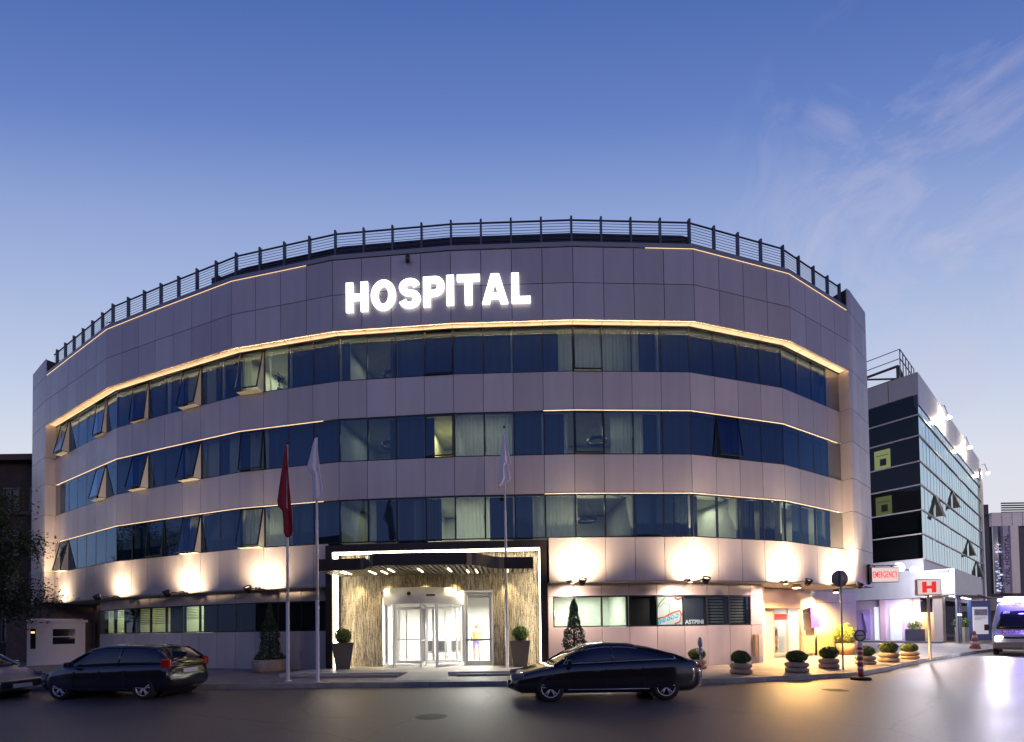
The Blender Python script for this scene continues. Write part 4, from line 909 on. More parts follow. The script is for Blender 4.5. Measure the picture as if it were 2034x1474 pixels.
# conical topiary in round stone tubs
for (px, Yd, top, lb, ) in ((536, 18.9, 1200, 'dark conical evergreen in a round stone tub left of the flagpoles'), (1141, 17.35, 1190, 'dark conical evergreen right of the entrance behind the black sedan')):
    x, _ = D(px, 1300, Yd); _, zt__ = D(px, top, Yd); t = thing('conical_evergreen', lb, 'tree', (x, Yd, .15), 0, 'conical evergreens in tubs'); h_ = zt__-.15
    mb = MB(); mb.lathe([(.6, 0), (.66, .1), (.66, .5), (.58, .52), (.5, .42)], n=24); mb.build('tub', MATS['ring_concrete'], t); mb = MB(); mb.tube([(0, 0, .3), (0, 0, h_*.8)], [.05, .015], 6); mb.build('trunk', bark, t)
    mb = MB()
    for _k in range(5200):
        u = random.random()**1.4; zz = .5+(h_-.5)*u; rr = (.5*(1-u)**.8+.03)*(1+.14*math.sin(11*u+px)+.08*math.sin(31*u))*math.sqrt(random.uniform(.45, 1)); a_ = random.random()*6.283
        leaf(mb, Vector((rr*math.cos(a_), rr*math.sin(a_), zz)), Vector((math.cos(a_), math.sin(a_), .5)), .075)
    mb.build('crown', leafd, t)
# flagpoles with flags
def flag(px, py, top, lb, colr, fz, prof, Yd=None):
    x, y = G(px, py, .15) if Yd is None else (D(px, 1300, Yd)[0], Yd); _, zt__ = D(px-6, top, y)
    t = thing('flagpole', lb, 'flagpole', (x, y, .15)); h_ = zt__-.15
    mb = MB(); mb.lathe([(.12, 0), (.12, .02), (.055, .03), (.055, h_*.33)], n=12); mb.lathe([(.047, h_*.33), (.044, h_*.66), (.036, h_*.66+.02), (.032, h_)], n=12); mb.lathe([(.06, h_*.33-.03), (.06, h_*.33+.01)], n=12); mb.build('pole', mat('pole_paint', (.72, .68, .68), .4, .1), t)
    mb = MB(); mb.lathe([(.001, h_), (.035, h_+.01), (.045, h_+.06), (.03, h_+.1), (.001, h_+.12)], n=10); mb.build('finial', darkmetal, t)
    # hanging cloth: rows of half widths (left, right) below the top, folded
    mb = MB(); mb.smooth = True; vs = []; nx_ = 13
    for z, l_, r_ in [(z_, l_*1.35, r_*1.3) for z_, l_, r_ in prof]:
        for k in range(nx_):
            u = k/(nx_-1); X = -l_+(l_+r_)*u; w = .05*math.sin(u*9+z*.8)*min(1, (l_+r_)*3)+.03*math.sin(u*17+z*2)*min(1, (l_+r_)*3); vs.append((X, -.07+w, h_-z))
    n_ = len(prof); mb.add(vs, [(i*nx_+k, i*nx_+k+1, (i+1)*nx_+k+1, (i+1)*nx_+k) for i in range(n_-1) for k in range(nx_-1)]); f_ = mb.build('flag', mat(*colr), t)
    so = f_.modifiers.new('s', 'SOLIDIFY'); so.thickness = .012
    return t
flag(572, 1353, 884, 'flagpole with a hanging dark red flag, leftmost of the three', ('flag_red', (.3, .006, .018), .7), 0, [(.05, .02, .03), (.3, .05, .03), (.8, .12, .05), (1.4, .19, .08), (1.9, .23, .12), (2.1, .21, .13), (2.25, .1, .15), (2.6, .08, .17), (2.95, .08, .19), (3.1, .04, .15), (3.15, .0, .06)])
flag(631, 1355, 869, 'flagpole with a hanging white flag, between the red flag and the entrance', ('flag_white', (.86, .8, .85), .7), 0, [(.05, .02, .03), (.3, .08, .04), (.6, .15, .06), (1.0, .24, .1), (1.12, .18, .1), (1.2, .1, .11), (1.6, .09, .16), (1.9, .08, .18), (2.0, .05, .1), (2.12, .03, .02)])
flag(1008, 1336, 851, 'flagpole with a hanging white flag in front of the side door', ('flag_white', (.86, .8, .85), .7), 0, [(.05, .02, .03), (.4, .05, .05), (.9, .1, .12), (1.35, .14, .19), (1.42, .15, .1), (1.6, .16, .12), (1.95, .17, .18), (2.05, .18, .1), (2.15, .19, .0), (2.3, .19, -.15)])
# disc sign seen from behind
x, y = G(1675, 1330, .15); _, zc = D(1676, 1149, y)
t = thing('disc_road_sign', 'grey back of a round road sign on a tall pole before the cream wall', 'road sign', (x, y, .15))
mb = MB(); mb.lathe([(.03, 0), (.03, zc+.1)], n=10); mb.build('pole', mat('galvanised', (.4, .4, .4), .45, .7), t)
mb = MB(); mb.lathe([(.001, .03), (.3, .03), (.31, .05), (.3, .06), (.001, .06)], (0, 0, zc-.15), 32, 'Y'); mb.build('disc', mat('disc_grey', (.22, .22, .21), .5, .4), t); mb = MB(); mb.box(-.012, .012, -.035, .03, zc-.46, zc+.15); mb.build('clamp_rail', railm, t)
# H sign
x, y = G(1848, 1311, .15); xL, zB = D(1828, 1183, y); xR, zT = D(1869, 1150, y)
t = thing('hospital_sign_post', 'square white sign with a red H on a post beside the last ring planter', 'sign', (x, y, .15))
mb = MB(); mb.lathe([(.1, 0), (.1, .02), (.05, .03), (.05, zB-.15)], n=10); mb.build('post', mat('post_cream', (.55, .5, .42), .5), t)
mb = MB(); mb.M = Matrix.Rotation(R(-12), 4, 'Z'); hw = (xR-xL)/2; mb.cbox((0, 0, (zB+zT)/2-.15), (2*hw, .14, zT-zB), 0, .02); mb.build('light_box', mat('frame_pink', (.5, .36, .34), .4), t)
mb = MB(); mb.M = Matrix.Rotation(R(-12), 4, 'Z'); mb.box(-hw+.04, hw-.04, -.078, -.072, zB-.11, zT-.19); mb.build('face', mat('sign_face', (.8, .74, .7), .4, emit=(1, .8, .72), es=.62), t)
mb = MB(); mb.M = Matrix.Rotation(R(-12), 4, 'Z'); h1, h2 = zB-.03, zT-.27; w1 = hw*.56; mb.box(-w1, -w1+.17, -.09, -.079, h1, h2); mb.box(w1-.17, w1, -.09, -.079, h1, h2); mb.box(-w1+.17, w1-.17, -.09, -.079, (h1+h2)/2-.07, (h1+h2)/2+.07); mb.build('letter', mat('sign_red', (.75, .02, .02), .4, emit=(1, .04, .03), es=.7), t)
# emergency light box
Ye = 22.2; xL, zB = D(1731.5, 1157, Ye); xR, zT = D(1785, 1126, Ye)
t = thing('emergency_sign', 'white light box with red EMERGENCY lettering bracketed off the pier corner', 'sign', (xL, Ye, zB))
mb = MB(); mb.box(0, xR-xL, 0, .2, 0, zT-zB); mb.build('light_box', mat('frame_plum', (.3, .1, .14), .4), t)
mb = MB(); mb.box(.03, xR-xL-.03, -.012, -.002, .03, zT-zB-.03); mb.build('face', MATS['sign_face'], t)
mb = MB(); put_text(mb, 'EMERGENCY', (.07, -.02), (xR-xL-.08, -.02), (zT-zB)*.3, (zT-zB)*.72, bold=.012, extrude=.004, space=1.1); mb.build('lettering', MATS['sign_red'], t)
mb = MB(); mb.box(-.6, xR-xL, .06, .12, zT-zB+.06, zT-zB+.1); mb.box(-.1, -.04, .0, .2, -.1, zT-zB+.15); mb.box(.2, .24, .06, .12, zT-zB, zT-zB+.06); mb.box(xR-xL-.3, xR-xL-.26, .06, .12, zT-zB, zT-zB+.06); mb.build('bracket', darkmetal, t)
# bollard with little round sign
x, y = G(1710, 1350, 0); t = thing('striped_bollard', 'red and white striped bollard with a small round sign and black base', 'bollard', (x, y, 0))
mb = MB(); mb.lathe([(.28, 0), (.28, .06), (.24, .09), (.08, .1), (.08, .1)], n=28); mb.build('base', rubber, t)
mb = MB(); zs_ = [.1, .34, .42, .56, .62, .74, .8, .9, .96, 1.04, 1.12]; 
for k in range(len(zs_)-1): mb.k = k % 2; mb.lathe([(.078, zs_[k]), (.078, zs_[k+1])], n=20)
mb.lathe([(.078, 1.12), (.06, 1.16), (.03, 1.2), (.03, 1.25)], n=20); mb.build('post', [mat('red_plastic', (.45, .05, .04), .45), mat('white_reflect', (.8, .76, .72), .35)], t)
mb = MB(); mb.lathe([(.001, -.02), (.19, -.02), (.19, .02), (.001, .02)], (0, 0, 1.42), 28, 'Y'); mb.build('sign_disc', mat('disc_white', (.75, .68, .66), .4), t)
mb = MB(); mb.smooth = True; mb.tube([(.17*math.cos(a), -.025, 1.42+.17*math.sin(a)) for a in [k*2*math.pi/28 for k in range(29)]], .018, 6, False); mb.box(-.11, .11, -.032, -.022, 1.415, 1.435); mb.box(0, .07, -.032, -.022, 1.43, 1.45); mb.build('symbol', black, t)
# cone
x, y = G(1937, 1293, 0); t = thing('traffic_cone', 'orange and white traffic cone on the forecourt left of the ambulance', 'cone', (x, y, 0.0)); k_ = 1.12
mb = MB(); mb.cbox((0, 0, .04), (.78, .78, .06), .4, .02); mb.build('base', mat('cone_orange', (.85, .16, .04), .5), t)
mb = MB(); zz = [.07, .38, .6, .82, .98, 1.25]; 
for k in range(5):
    r0 = .3-.25*zz[k]/1.25; r1 = .3-.25*zz[k+1]/1.25; mb.k = k % 2; mb.lathe([(r0, zz[k]), (r1, zz[k+1])]+([(.001, zz[k+1]+.01)] if k == 4 else []), n=22)
mb.build('body', [MATS['cone_orange'], mat('cone_white', (.85, .8, .8), .4)], t)
# small oval headed meter post behind the sedan
x, Yd = D(1391, 1300, 15.6)[0], 15.6; _, z1 = D(1391, 1265, Yd); t = thing('meter_post', 'slim grey post with an oval head standing behind the boot of the black sedan', 'post', (x, Yd, .15))
mb = MB(); mb.lathe([(.03, 0), (.03, z1-.55)], n=8); mb.lathe([(.09, z1-.75), (.09, z1-.55)], n=8); mb.build('post', MATS['galvanised'], t); mb = MB(); mb.M = Matrix.Diagonal((.55, .5, 1.25, 1)); mb.lathe([(.001, -.16), (.12, -.1), (.16, 0), (.12, .1), (.001, .16)], (0, 0, (z1-.35)/1.25), 14, 'Z'); mb.build('head', MATS['galvanised'], t)
# kiosk
x, y = D(113, 1300, 25.2)[0], 25.2; t = thing('guard_kiosk', 'small white guard kiosk with a dark sash window under the corner pier', 'kiosk', (x, y, .15), .8)
w_, h_ = 1.15, 2.35
mb = MB(); mb.box(-w_, w_, 0, 1.5, .0, h_); mb.build('wall', mat('kiosk_white', (.8, .78, .84), .4), t); mb = MB(); mb.box(-w_-.1, w_+.1, -.1, 1.6, h_, h_+.13); mb.box(-w_+.1, w_-.1, .1, 1.4, h_+.13, h_+.2); mb.build('roof', MATS['kiosk_white'], t)
mb = MB(); 
for a_, b_, c_, d_ in ((-.25, -.17, 1.05, 2.05), (.72, .8, 1.05, 2.05), (-.17, .72, 1.05, 1.13), (-.17, .72, 1.97, 2.05), (-.17, .72, 1.52, 1.57)): mb.box(a_, b_, -.04, -.002, c_, d_)
fr = mb.build('window', MATS['kiosk_white'], t); mb = MB(); mb.box(-.17, .72, -.02, -.003, 1.13, 1.97); mb.build('pane', mat('kiosk_glass', (.012, .012, .015), .05, 0, .8), fr); mb = MB(); mb.box(-1.02, -.82, -.02, -.002, .9, 2.0); mb.build('door_light', MATS['kiosk_glass'], t); mb = MB(); mb.box(-1.0, -.86, -.03, -.021, 1.75, 1.85); mb.build('lamp', emis('kiosk_lamp', (1, .5, .15), 2.), t)

# ================================================================== vehicles
def interp(tab, x):
    if x <= tab[0][0]: return tab[0][1]
    for (a, b), (c, d) in zip(tab[:-1], tab[1:]):
        if x <= c:
            t = (x-a)/(c-a); t = t*t*(3-2*t)*.35+t*.65; return b+(d-b)*t
    return tab[-1][1]
def boolean_cut(o, cutters):
    for c_ in cutters:
        md = o.modifiers.new('b', 'BOOLEAN'); md.object = c_; md.operation = 'DIFFERENCE'; md.solver = 'EXACT'
    dg = bpy.context.evaluated_depsgraph_get(); dg.update(); me = bpy.data.meshes.new_from_object(o.evaluated_get(dg)); old = o.data; o.modifiers.clear(); o.data = me; me.name = old.name
    for c_ in cutters: bpy.data.objects.remove(c_)
def loft(mb, secs):
    n = len(secs[0]); vs = [p for s in secs for p in s]; m = len(secs)
    mb.smooth = True; mb.add(vs, [(i*n+k, i*n+(k+1) % n, (i+1)*n+(k+1) % n, (i+1)*n+k) for i in range(m-1) for k in range(n)]+[tuple(range(n))[::-1], tuple((m-1)*n+k for k in range(n))])
def wheel(root, x, y, r, side, spokes=5):
    mb = MB(); c_ = (x, y, r)
    mb.lathe([(r*.68, -.1), (r*.95, -.105), (r, -.07), (r, .07), (r*.95, .105), (r*.68, .1)], c_, 28, 'Y', False); w = mb.build('wheel', rubber, root)
    mb = MB(); yo = side*.085
    mb.lathe([(r*.70, yo*1.1), (r*.66, yo*1.15), (r*.62, yo*.8)], c_, 28, 'Y', False)
    for k in range(spokes):
        for o_ in (-.17, .17):
            a_ = 2*math.pi*k/spokes+o_+.3; b_ = 2*math.pi*k/spokes+o_*.35+.3
            mb.tube([(x+r*.64*math.cos(a_), y+yo*1.05, r+r*.64*math.sin(a_)), (x+r*.1*math.cos(b_), y+yo*.95, r+r*.1*math.sin(b_))], .017, 5)
    mb.lathe([(.001, yo*1.1), (.06, yo*1.05), (.065, yo*.7)], c_, 14, 'Y'); mb.build('rim', mat('alloy', (.75, .72, .7), .35, .4), w)
    mb = MB(); mb.lathe([(.001, yo*.35), (r*.66, yo*.35)], c_, 24, 'Y'); mb.build('brake', darkmetal, w)
def car(name, lab, cat, loc, rz, top, roof, width, wheels, wr, paint, zb=.2, tail=None, chrome=True, gw=.9, head=None, glassw=None, group=None, long_rear_glass=False):
    t = thing(name, lab, cat, loc, rz, group)
    x0, x1 = top[0][0], top[-1][0]; n = 46; secs = []
    for k in range(n+1):
        x = x0+(x1-x0)*k/n; w = interp(width, x); zt = interp(top, x); e = min(1, min(k, n-k)/3.)
        zl = zb+(1-e)*.12; zm = zl+(zt-zl)*.42
        half = [(w*.80, zl), (w*.93, zl+.05), (w*.985, zl+.14), (w*1.0, zm), (w*.985, zm+(zt-zm)*.45), (w*.955, zt-.07), (w*.90, zt-.025), (w*.72, zt), (w*.35, zt+.012)]
        secs.append([(x, y, z) for y, z in half]+[(x, -y, z) for y, z in half[::-1]])
    mb = MB(); loft(mb, secs); body = mb.build('body', paint, t)
    cut = []
    for wx in wheels:
        c_ = MB(); c_.lathe([(.001, -1.2), (wr*1.16, -1.2), (wr*1.16, 1.2), (.001, 1.2)], (wx, 0, wr+.01), 36, 'Y'); cut.append(c_.build('cut', paint))
    boolean_cut(body, cut)
    mb = MB()
    for wx in wheels: mb.lathe([(wr*1.155, -.55), (wr*1.155, .55)], (wx, 0, wr+.01), 24, 'Y', False)
    mb.box(wheels[0], wheels[1], -.55, .55, zb+.02, .5); mb.build('underbody', black, t)
    # greenhouse
    g0, g1 = roof[0][0], roof[-1][0]; n = 30; secs = []; sec2 = []
    for k in range(n+1):
        x = g0+(g1-g0)*k/n; zr = interp(roof, x); zbelt = interp(top, x)-.03; w = interp(width, x)*gw; f_ = max(0, min(1, (zr-zbelt)/.42)); wt = w*(1-.22*f_); zr = max(zr, zbelt+.01)
        half = [(w, zbelt), (w*.985, zbelt+(zr-zbelt)*.15), (wt*1.01, zbelt+(zr-zbelt)*.86), (wt*.95, zbelt+(zr-zbelt)*.96), (wt*.6, zr+.01), (wt*.2, zr+.02)]
        secs.append([(x, y, z) for y, z in half]+[(x, -y, z) for y, z in half[::-1]])
    mb = MB(); loft(mb, secs); mb.build('glasshouse', mat('car_glass', (.012, .013, .016), .04, 0, .9), t)
    # roof skin and pillars
    mb = MB(); mb.smooth = True; ks = [k for k in range(n+1) if interp(roof, g0+(g1-g0)*k/n)-interp(top, g0+(g1-g0)*k/n) > .8*(max(z for _, z in roof)-interp(top, 0))]
    sk = [[(p[0], p[1]*1.012, p[2]+.012) for p in secs[k][2:10]] for k in ks]; m_ = len(sk[0]); mb.add([p for s in sk for p in s], [(i*m_+j, i*m_+j+1, (i+1)*m_+j+1, (i+1)*m_+j) for i in range(len(sk)-1) for j in range(m_-1)]); rf = mb.build('roof', paint, t)
    so = rf.modifiers.new('s', 'SOLIDIFY'); so.thickness = .015
    ka, kb = ks[0], ks[-1]
    for sgn in (1, -1):
        for kk, end in ((kb, n), (ka, 0)):
            pts = []
            step = 1 if end > kk else -1
            for k in range(kk, end+step, step): p = secs[k][2]; pts.append((p[0], sgn*p[1]*1.01, p[2]+.005))
            if len(pts) > 1: mb = MB(); mb.tube(pts, .032, 6); mb.build('pillar', paint, t)
        km = (ka+kb)//2; p = secs[km][2]; q = secs[km][0]; mb = MB(); mb.tube([(p[0], sgn*p[1]*1.0, p[2]), (q[0], sgn*q[1]*1.0, q[2])], .03, 6); mb.build('pillar', paint, t)
    if chrome:
        mb = MB()
        for sgn in (1, -1):
            up = [(secs[k][2][0], sgn*(secs[k][2][1]+.008), secs[k][2][2]-.02) for k in range(3, n-2)]; lo = [(secs[k][0][0], sgn*(secs[k][0][1]+.012), secs[k][0][2]+.035) for k in range(3, n-1)]
            mb.tube(up, .011, 5); mb.tube(lo, .011, 5); mb.tube([lo[0], up[0]], .02, 5); mb.tube([lo[-1], up[-1]], .011, 5)
        mb.build('window_trim', mat('trim_chrome', (.6, .6, .66), .25, .5), t)
    for k, wx in enumerate(wheels):
        for sgn in (1, -1): wheel(t, wx, sgn*(interp(width, wx)-.115), wr, sgn)
    # door seams, handles, mirrors
    mb = MB()
    for sgn in (1, -1):
        for dx in (wheels[0]+.55, (wheels[0]+wheels[1])/2+.05, wheels[1]-.45):
            w = interp(width, dx); zt = interp(top, dx); mb.box(dx-.005, dx+.005, sgn*w-.012, sgn*w+.003, .35, zt-.15)
    mb.build('door_seam', black, t)
    mb = MB()
    for sgn in (1, -1):
        for dx in (wheels[0]+.75, (wheels[0]+wheels[1])/2+.3): w = interp(width, dx); mb.cbox((dx, sgn*(w+.012), interp(top, dx)-.2), (.2, .03, .03), 0, .01)
    mb.build('door_handle', paint if not chrome else mat('dark_chrome', (.15, .15, .17), .2, .9), t)
    for sgn in (1, -1):
        mb = MB(); gx = roof[-1][0]-.35; w = interp(width, gx); mb.cbox((gx, sgn*(w+.07), interp(top, gx)+.06), (.12, .2, .13), 0, .03); mb.build('mirror', paint, t)
    for sgn in (1, -1):
        mb = MB(); mb.cbox((x1-.24, sgn*(interp(width, x1-.24)-.09), head[1]), (.34, .16, head[2]), sgn*-.5, .03); mb.build('headlight', mat('lamp_clear', (.22, .22, .25), .1, .3), t)
        mb = MB(); mb.cbox((x0+.13, sgn*(interp(width, x0+.13)-.1), tail[1]-.03), (.24, .16, tail[2]), sgn*.35, .05); mb.build('tail_light', mat('tail_red', (.16, .006, .008), .12, emit=(1, .02, .02), es=.04), t)
    mb = MB(); mb.box(x0-.015, x0+.03, -.26, .26, tail[1]-.32, tail[1]-.2); mb.build('number_plate', whitep, t)
    mb = MB(); mb.cbox((x1-.02, 0, .42), (.06, 1.1, .2), 0, .02); mb.build('grille', black, t)
    for sgn in (1, -1):
        mb = MB(); wm = interp(width, 0); mb.tube([(wheels[0]+wr*1.25, sgn*(interp(width, wheels[0]+.4)+.004), .3), (0, sgn*(wm+.006), .3), (wheels[1]-wr*1.25, sgn*(interp(width, wheels[1]-.4)+.004), .3)], .012, 5); mb.build('sill_strip', mat('trim_chrome', (.6, .6, .66)) if chrome else darkmetal, t)
    mb = MB(); mb.box(x1-.01, x1+.03, -.26, .26, .32, .43); mb.build('number_plate', whitep, t)
    return t
blackp = mat('paint_black', (.014, .012, .013), .16, .2, .8, coat=1., bump=.02, bscale=2)
xr, yr = G(1329, 1394, 0); xf, yf = G(1095, 1395, 0)
car('sedan', 'glossy black fastback sedan with chrome window line standing in the road before the entrance', 'car', ((xr+xf)/2-.02, 11.95, 0), math.pi+.02,
    [(-2.38, .72), (-2.32, .9), (-2.15, .99), (-1.6, 1.0), (-.6, .97), (.6, .93), (1.05, .91), (1.6, .83), (2.05, .72), (2.32, .58), (2.42, .46)],
    [(-2.0, .97), (-1.6, 1.14), (-1.1, 1.29), (-.5, 1.385), (.0, 1.4), (.4, 1.36), (.8, 1.2), (1.3, .9)],
    [(-2.38, .72), (-2.2, .84), (-1.6, .91), (0, .925), (1.5, .91), (2.1, .82), (2.42, .6)], (-1.42, 1.41), .335, blackp, .19, tail=(0, .84, .11, .25), head=(0, .62, .13))
car('hatchback', 'dark blue black hatchback in the road in front of the kiosk', 'car', (D(252, 1330, 13.3)[0], 13.3, 0), math.pi-.06,
    [(-1.95, .62), (-1.9, .9), (-1.82, .98), (-.6, .96), (.6, .93), (.95, .92), (1.4, .84), (1.75, .72), (1.98, .5)],
    [(-1.9, .98), (-1.72, 1.22), (-1.5, 1.4), (-.9, 1.46), (0, 1.47), (.45, 1.4), (1.15, .92)],
    [(-1.95, .72), (-1.8, .82), (-1.2, .86), (.8, .86), (1.6, .8), (1.98, .62)], (-1.25, 1.2), .31, mat('paint_navy', (.008, .01, .022), .25, .3, .6, coat=1.), .2, tail=(0, 1.0, .26, .02), chrome=False, head=(0, .66, .14))
x, y = G(-8, 1392, 0)
car('hatchback', 'silver car cut by the picture edge beyond the dark hatchback', 'car', (x-1.75, y+.4, 0), 0.03,
    [(-1.95, .62), (-1.9, .9), (-1.82, .98), (-.6, .96), (.6, .93), (.95, .92), (1.4, .84), (1.75, .72), (1.98, .5)],
    [(-1.9, .98), (-1.72, 1.22), (-1.5, 1.4), (-.9, 1.46), (0, 1.47), (.45, 1.4), (1.15, .92)],
    [(-1.95, .72), (-1.8, .82), (-1.2, .86), (.8, .86), (1.6, .8), (1.98, .62)], (-1.25, 1.2), .31, mat('paint_silver', (.35, .35, .37), .3, .5, .6, coat=1.), .2, tail=(0, 1.0, .26, .02), chrome=False, head=(0, .66, .14))

# ambulance
dv = Vector((-.76, -.65)).normalized(); fc = Vector((27.0, 24.0))
AM = thing('ambulance', 'white high roof ambulance facing the street with lit headlight and blue beacons', 'ambulance', (fc.x-dv.x*2.9, fc.y-dv.y*2.9, 0), math.atan2(dv.y, dv.x))
vanp = mat('van_white', (.72, .7, .74), .3, coat=.6)
top_ = [(-3.0, 2.85), (1.25, 2.9), (1.55, 2.82), (1.72, 2.6), (2.0, 2.05), (2.25, 1.5), (2.4, 1.32), (2.85, 1.12), (2.98, .92), (3.02, .5)]
secs = []
for k in range(61):
    x = -3+6.02*k/60; zt = interp(top_, x); w = .99-.2*max(0, (x-1.9)/1.1)**1.6; tw = .78 if x < 1.6 else .78+.15*min(1, (x-1.6)/.8)
    half = [(w*.85, .32), (w*.97, .38), (w, .5), (w, min(1.25, zt*.7)), (w*(.97 if zt > 1.6 else .95), min(1.7, zt*.9)), (w*tw, zt-.12), (w*tw*.93, zt-.03), (w*.5, zt+.02)]
    secs.append([(x, y, z) for y, z in half]+[(x, -y, z) for y, z in half[::-1]])
mb = MB(); loft(mb, secs); body = mb.build('body', vanp, AM); cut = []
for wx in (-1.7, 1.95): c_ = MB(); c_.lathe([(.001, -1.5), (.42, -1.5), (.42, 1.5), (.001, 1.5)], (wx, 0, .36), 30, 'Y'); cut.append(c_.build('cut', vanp))
boolean_cut(body, cut)
mb = MB(); mb.box(-2.3, 2.4, -.7, .7, .3, .9); mb.build('underbody', black, AM)
mb = MB(); mb.smooth = True   # windscreen proud of the slope
n_ = 10; rows = [(2.37, 1.40, .80), (2.2, 1.66, .77), (2.03, 2.03, .70), (1.86, 2.36, .64)]
mb.add([(x_+.05-.1*(abs(2*j/n_-1))**2.5, w_v*(2*j/n_-1), z_+.03) for x_, z_, w_v in rows for j in range(n_+1)], [(i*(n_+1)+j, i*(n_+1)+j+1, (i+1)*(n_+1)+j+1, (i+1)*(n_+1)+j) for i in range(3) for j in range(n_)]); ws = mb.build('windscreen', mat('van_glass', (.02, .018, .03), .08, 0, .5), AM); so = ws.modifiers.new('s', 'SOLIDIFY'); so.thickness = .02
for sgn in (1, -1):
    mb = MB(); mb.cbox((2.84, sgn*.68, .9), (.26, .3, .26), sgn*-.35, .05); mb.build('headlight', emis('headlamp', (1, .93, .8), 26.) if sgn == -1 else emis('headlamp', (1, .93, .8), 26.), AM)
    mb = MB(); mb.cbox((2.05, sgn*1.17, 1.5), (.1, .2, .34), 0, .03); mb.tube([(2.05, sgn*.95, 1.45), (2.05, sgn*1.1, 1.45)], .02, 5); mb.build('mirror', black, AM)
    mb = MB(); mb.cbox((1.45, sgn*.55, 3.02), (.26, .4, .17), 0, .05); mb.build('beacon', emis('beacon_blue', (.25, .25, 1), 22.), AM)
mb = MB(); mb.cbox((2.98, 0, .56), (.14, 1.84, .34), 0, .06); mb.build('bumper', mat('bumper_grey', (.3, .29, .3), .5), AM)
mb = MB(); mb.cbox((2.92, 0, .95), (.12, 1.05, .1), 0, .02); mb.build('grille', black, AM)
mb = MB(); put_text(mb, 'AMBULANCE', (2.72, -.62), (2.72, .62), 1.17, 1.36, bold=.015, extrude=.02, mirror=True, space=1.08)
# follow the slope of the bonnet
mb.v = [((2.92-.62*(z-1.12)/.22*.55)+.0, y, z+.01) for x, y, z in mb.v]; mb.v = [(x+.02, y, z) for x, y, z in mb.v]
mb.build('lettering', mat('amb_red', (.7, .02, .03), .4), AM)
mb = MB(); mb.tube([(1.66, .14*math.cos(a)-0.0, 2.72+.1*math.sin(a)) for a in [R(200)+k*R(300)/16 for k in range(17)]], .022, 5); mb.build('crescent', mat('violet_mark', (.12, .05, .4), .4), AM)
for wx in (-1.7, 1.95):
    for sgn in (1, -1): wheel(AM, wx, sgn*.84, .35, sgn, 6)
M = ROOTM[AM.name]
for sgn in (1, -1): light('headlight_beam', 'SPOT', M @ Vector((3.1, sgn*.76, .88)), 750, (.95, .9, 1), M.to_3x3() @ Vector((1, sgn*.05, -.1)), AM, spot_size=R(75), spot_blend=.7, shadow_soft_size=.08)
light('beacon_light', 'POINT', M @ Vector((1.75, .2, 3.6)), 330, (.22, .16, 1), None, AM, shadow_soft_size=.2)

# ================================================================== neighbouring glass tower
C0 = (34.1, 37.0); dL = Vector((.7355*-1, 1.)).normalized(); dR = Vector((1.29, 1.)).normalized()
def TL(t): return (C0[0]+dL.x*t, C0[1]+dL.y*t)
def TR(t): return (C0[0]+dR.x*t, C0[1]+dR.y*t)
def zz_(y, Z=37.0, x=1837): return D(x, y, Z)[1]
T = thing('glass_tower', 'glass clad hospital block with white floor lines and floodlit side at the right', 'building', (*C0, 0))
ZTOP = zz_(739); lines = [zz_(v) for v in (1110, 1059.7, 1012, 962, 915.4, 864.5, 823)]; zpar = zz_(782)
LT, RT = 17., 33.4
def TB(mb, name, m, parent=None): return mb.build(name, m, parent or T, world=True)
mb = MB(); mb.prism([(TR(.15)[0]-.0, TR(.15)[1]+.1), TR(RT-.1), (TR(RT)[0]+dL.x*LT, TR(RT)[1]+dL.y*LT), TL(LT)], .1, ZTOP-.3); 
core = []
inner = [Vector(C0)+dL*.35+dR*.35, Vector(TR(RT))+dL*.35, Vector(TR(RT))+dL*LT, Vector(TL(LT))+dR*.35]
mb = MB(); mb.prism([tuple(p) for p in inner], 3.95, ZTOP-.3); TB(mb, 'core', mat('tower_core', (.035, .045, .05), .6))
tw_dark = glass('tower_glass_dark', (.3, .32, .33), 1.45, .02, 0., (.6, .62, .62)); tw_blue = glass('tower_glass_blue', (.2, .28, .3), 1.5, .03, .55, (.78, .95, 1))
nL, nR = 9, 26
for k in range(nL):     # front (left) face: dark glass, one part per storey band
    pass
zsT = lines+[zpar]
for r_ in range(len(zsT)-1):
    mb = MB()
    for k in range(nL):
        if r_ in (1, 3) and k == 3: pass
        p, q = TL(LT*(k+1)/nL), TL(LT*k/nL); j = rnd.uniform(-.01, .01)
        mb.quad((*p, zsT[r_]+.05), (q[0]+j, q[1]+j, zsT[r_]+.05), (q[0]+j, q[1]+j, zsT[r_+1]-.05), (*p, zsT[r_+1]-.05))
    TB(mb, 'front_glazing', tw_dark)
    mb = MB()
    for k in range(nR):
        p, q = TR(RT*k/nR+.02), TR(RT*(k+1)/nR); j = rnd.uniform(-.004, .004)
        mb.quad((*p, zsT[r_]+.05), (q[0]+j, q[1]-j, zsT[r_]+.05), (q[0]+j, q[1]-j, zsT[r_+1]-.05), (*p, zsT[r_+1]-.05))
    TB(mb, 'side_glazing', tw_blue)
mb = MB()
for z in lines:
    a_, b_ = TL(LT), TL(-.03); mb.wall((a_[0]-.05, a_[1]-.06), (b_[0]-.05, b_[1]-.06), z-.045, z+.045, .12); a_, b_ = TR(-.03), TR(RT); mb.wall((a_[0]+.04, a_[1]-.06), (b_[0]+.04, b_[1]-.06), z-.045, z+.045, .1)
TB(mb, 'floor_line', mat('line_white', (.62, .55, .52), .4))
for k in range(1, nR):
    p = TR(RT*k/nR); mb = MB()
    mb.wall((p[0]+.005, p[1]-.008), (p[0]+dR.x*.03+.005, p[1]+dR.y*.03-.008), lines[0], zpar-.9, .05); TB(mb, 'mullion', mat('mullion_grey', (.3, .36, .4), .4, .3))
beige = panel_mat('beige_panel', (.55, .47, .42), .5, .1)
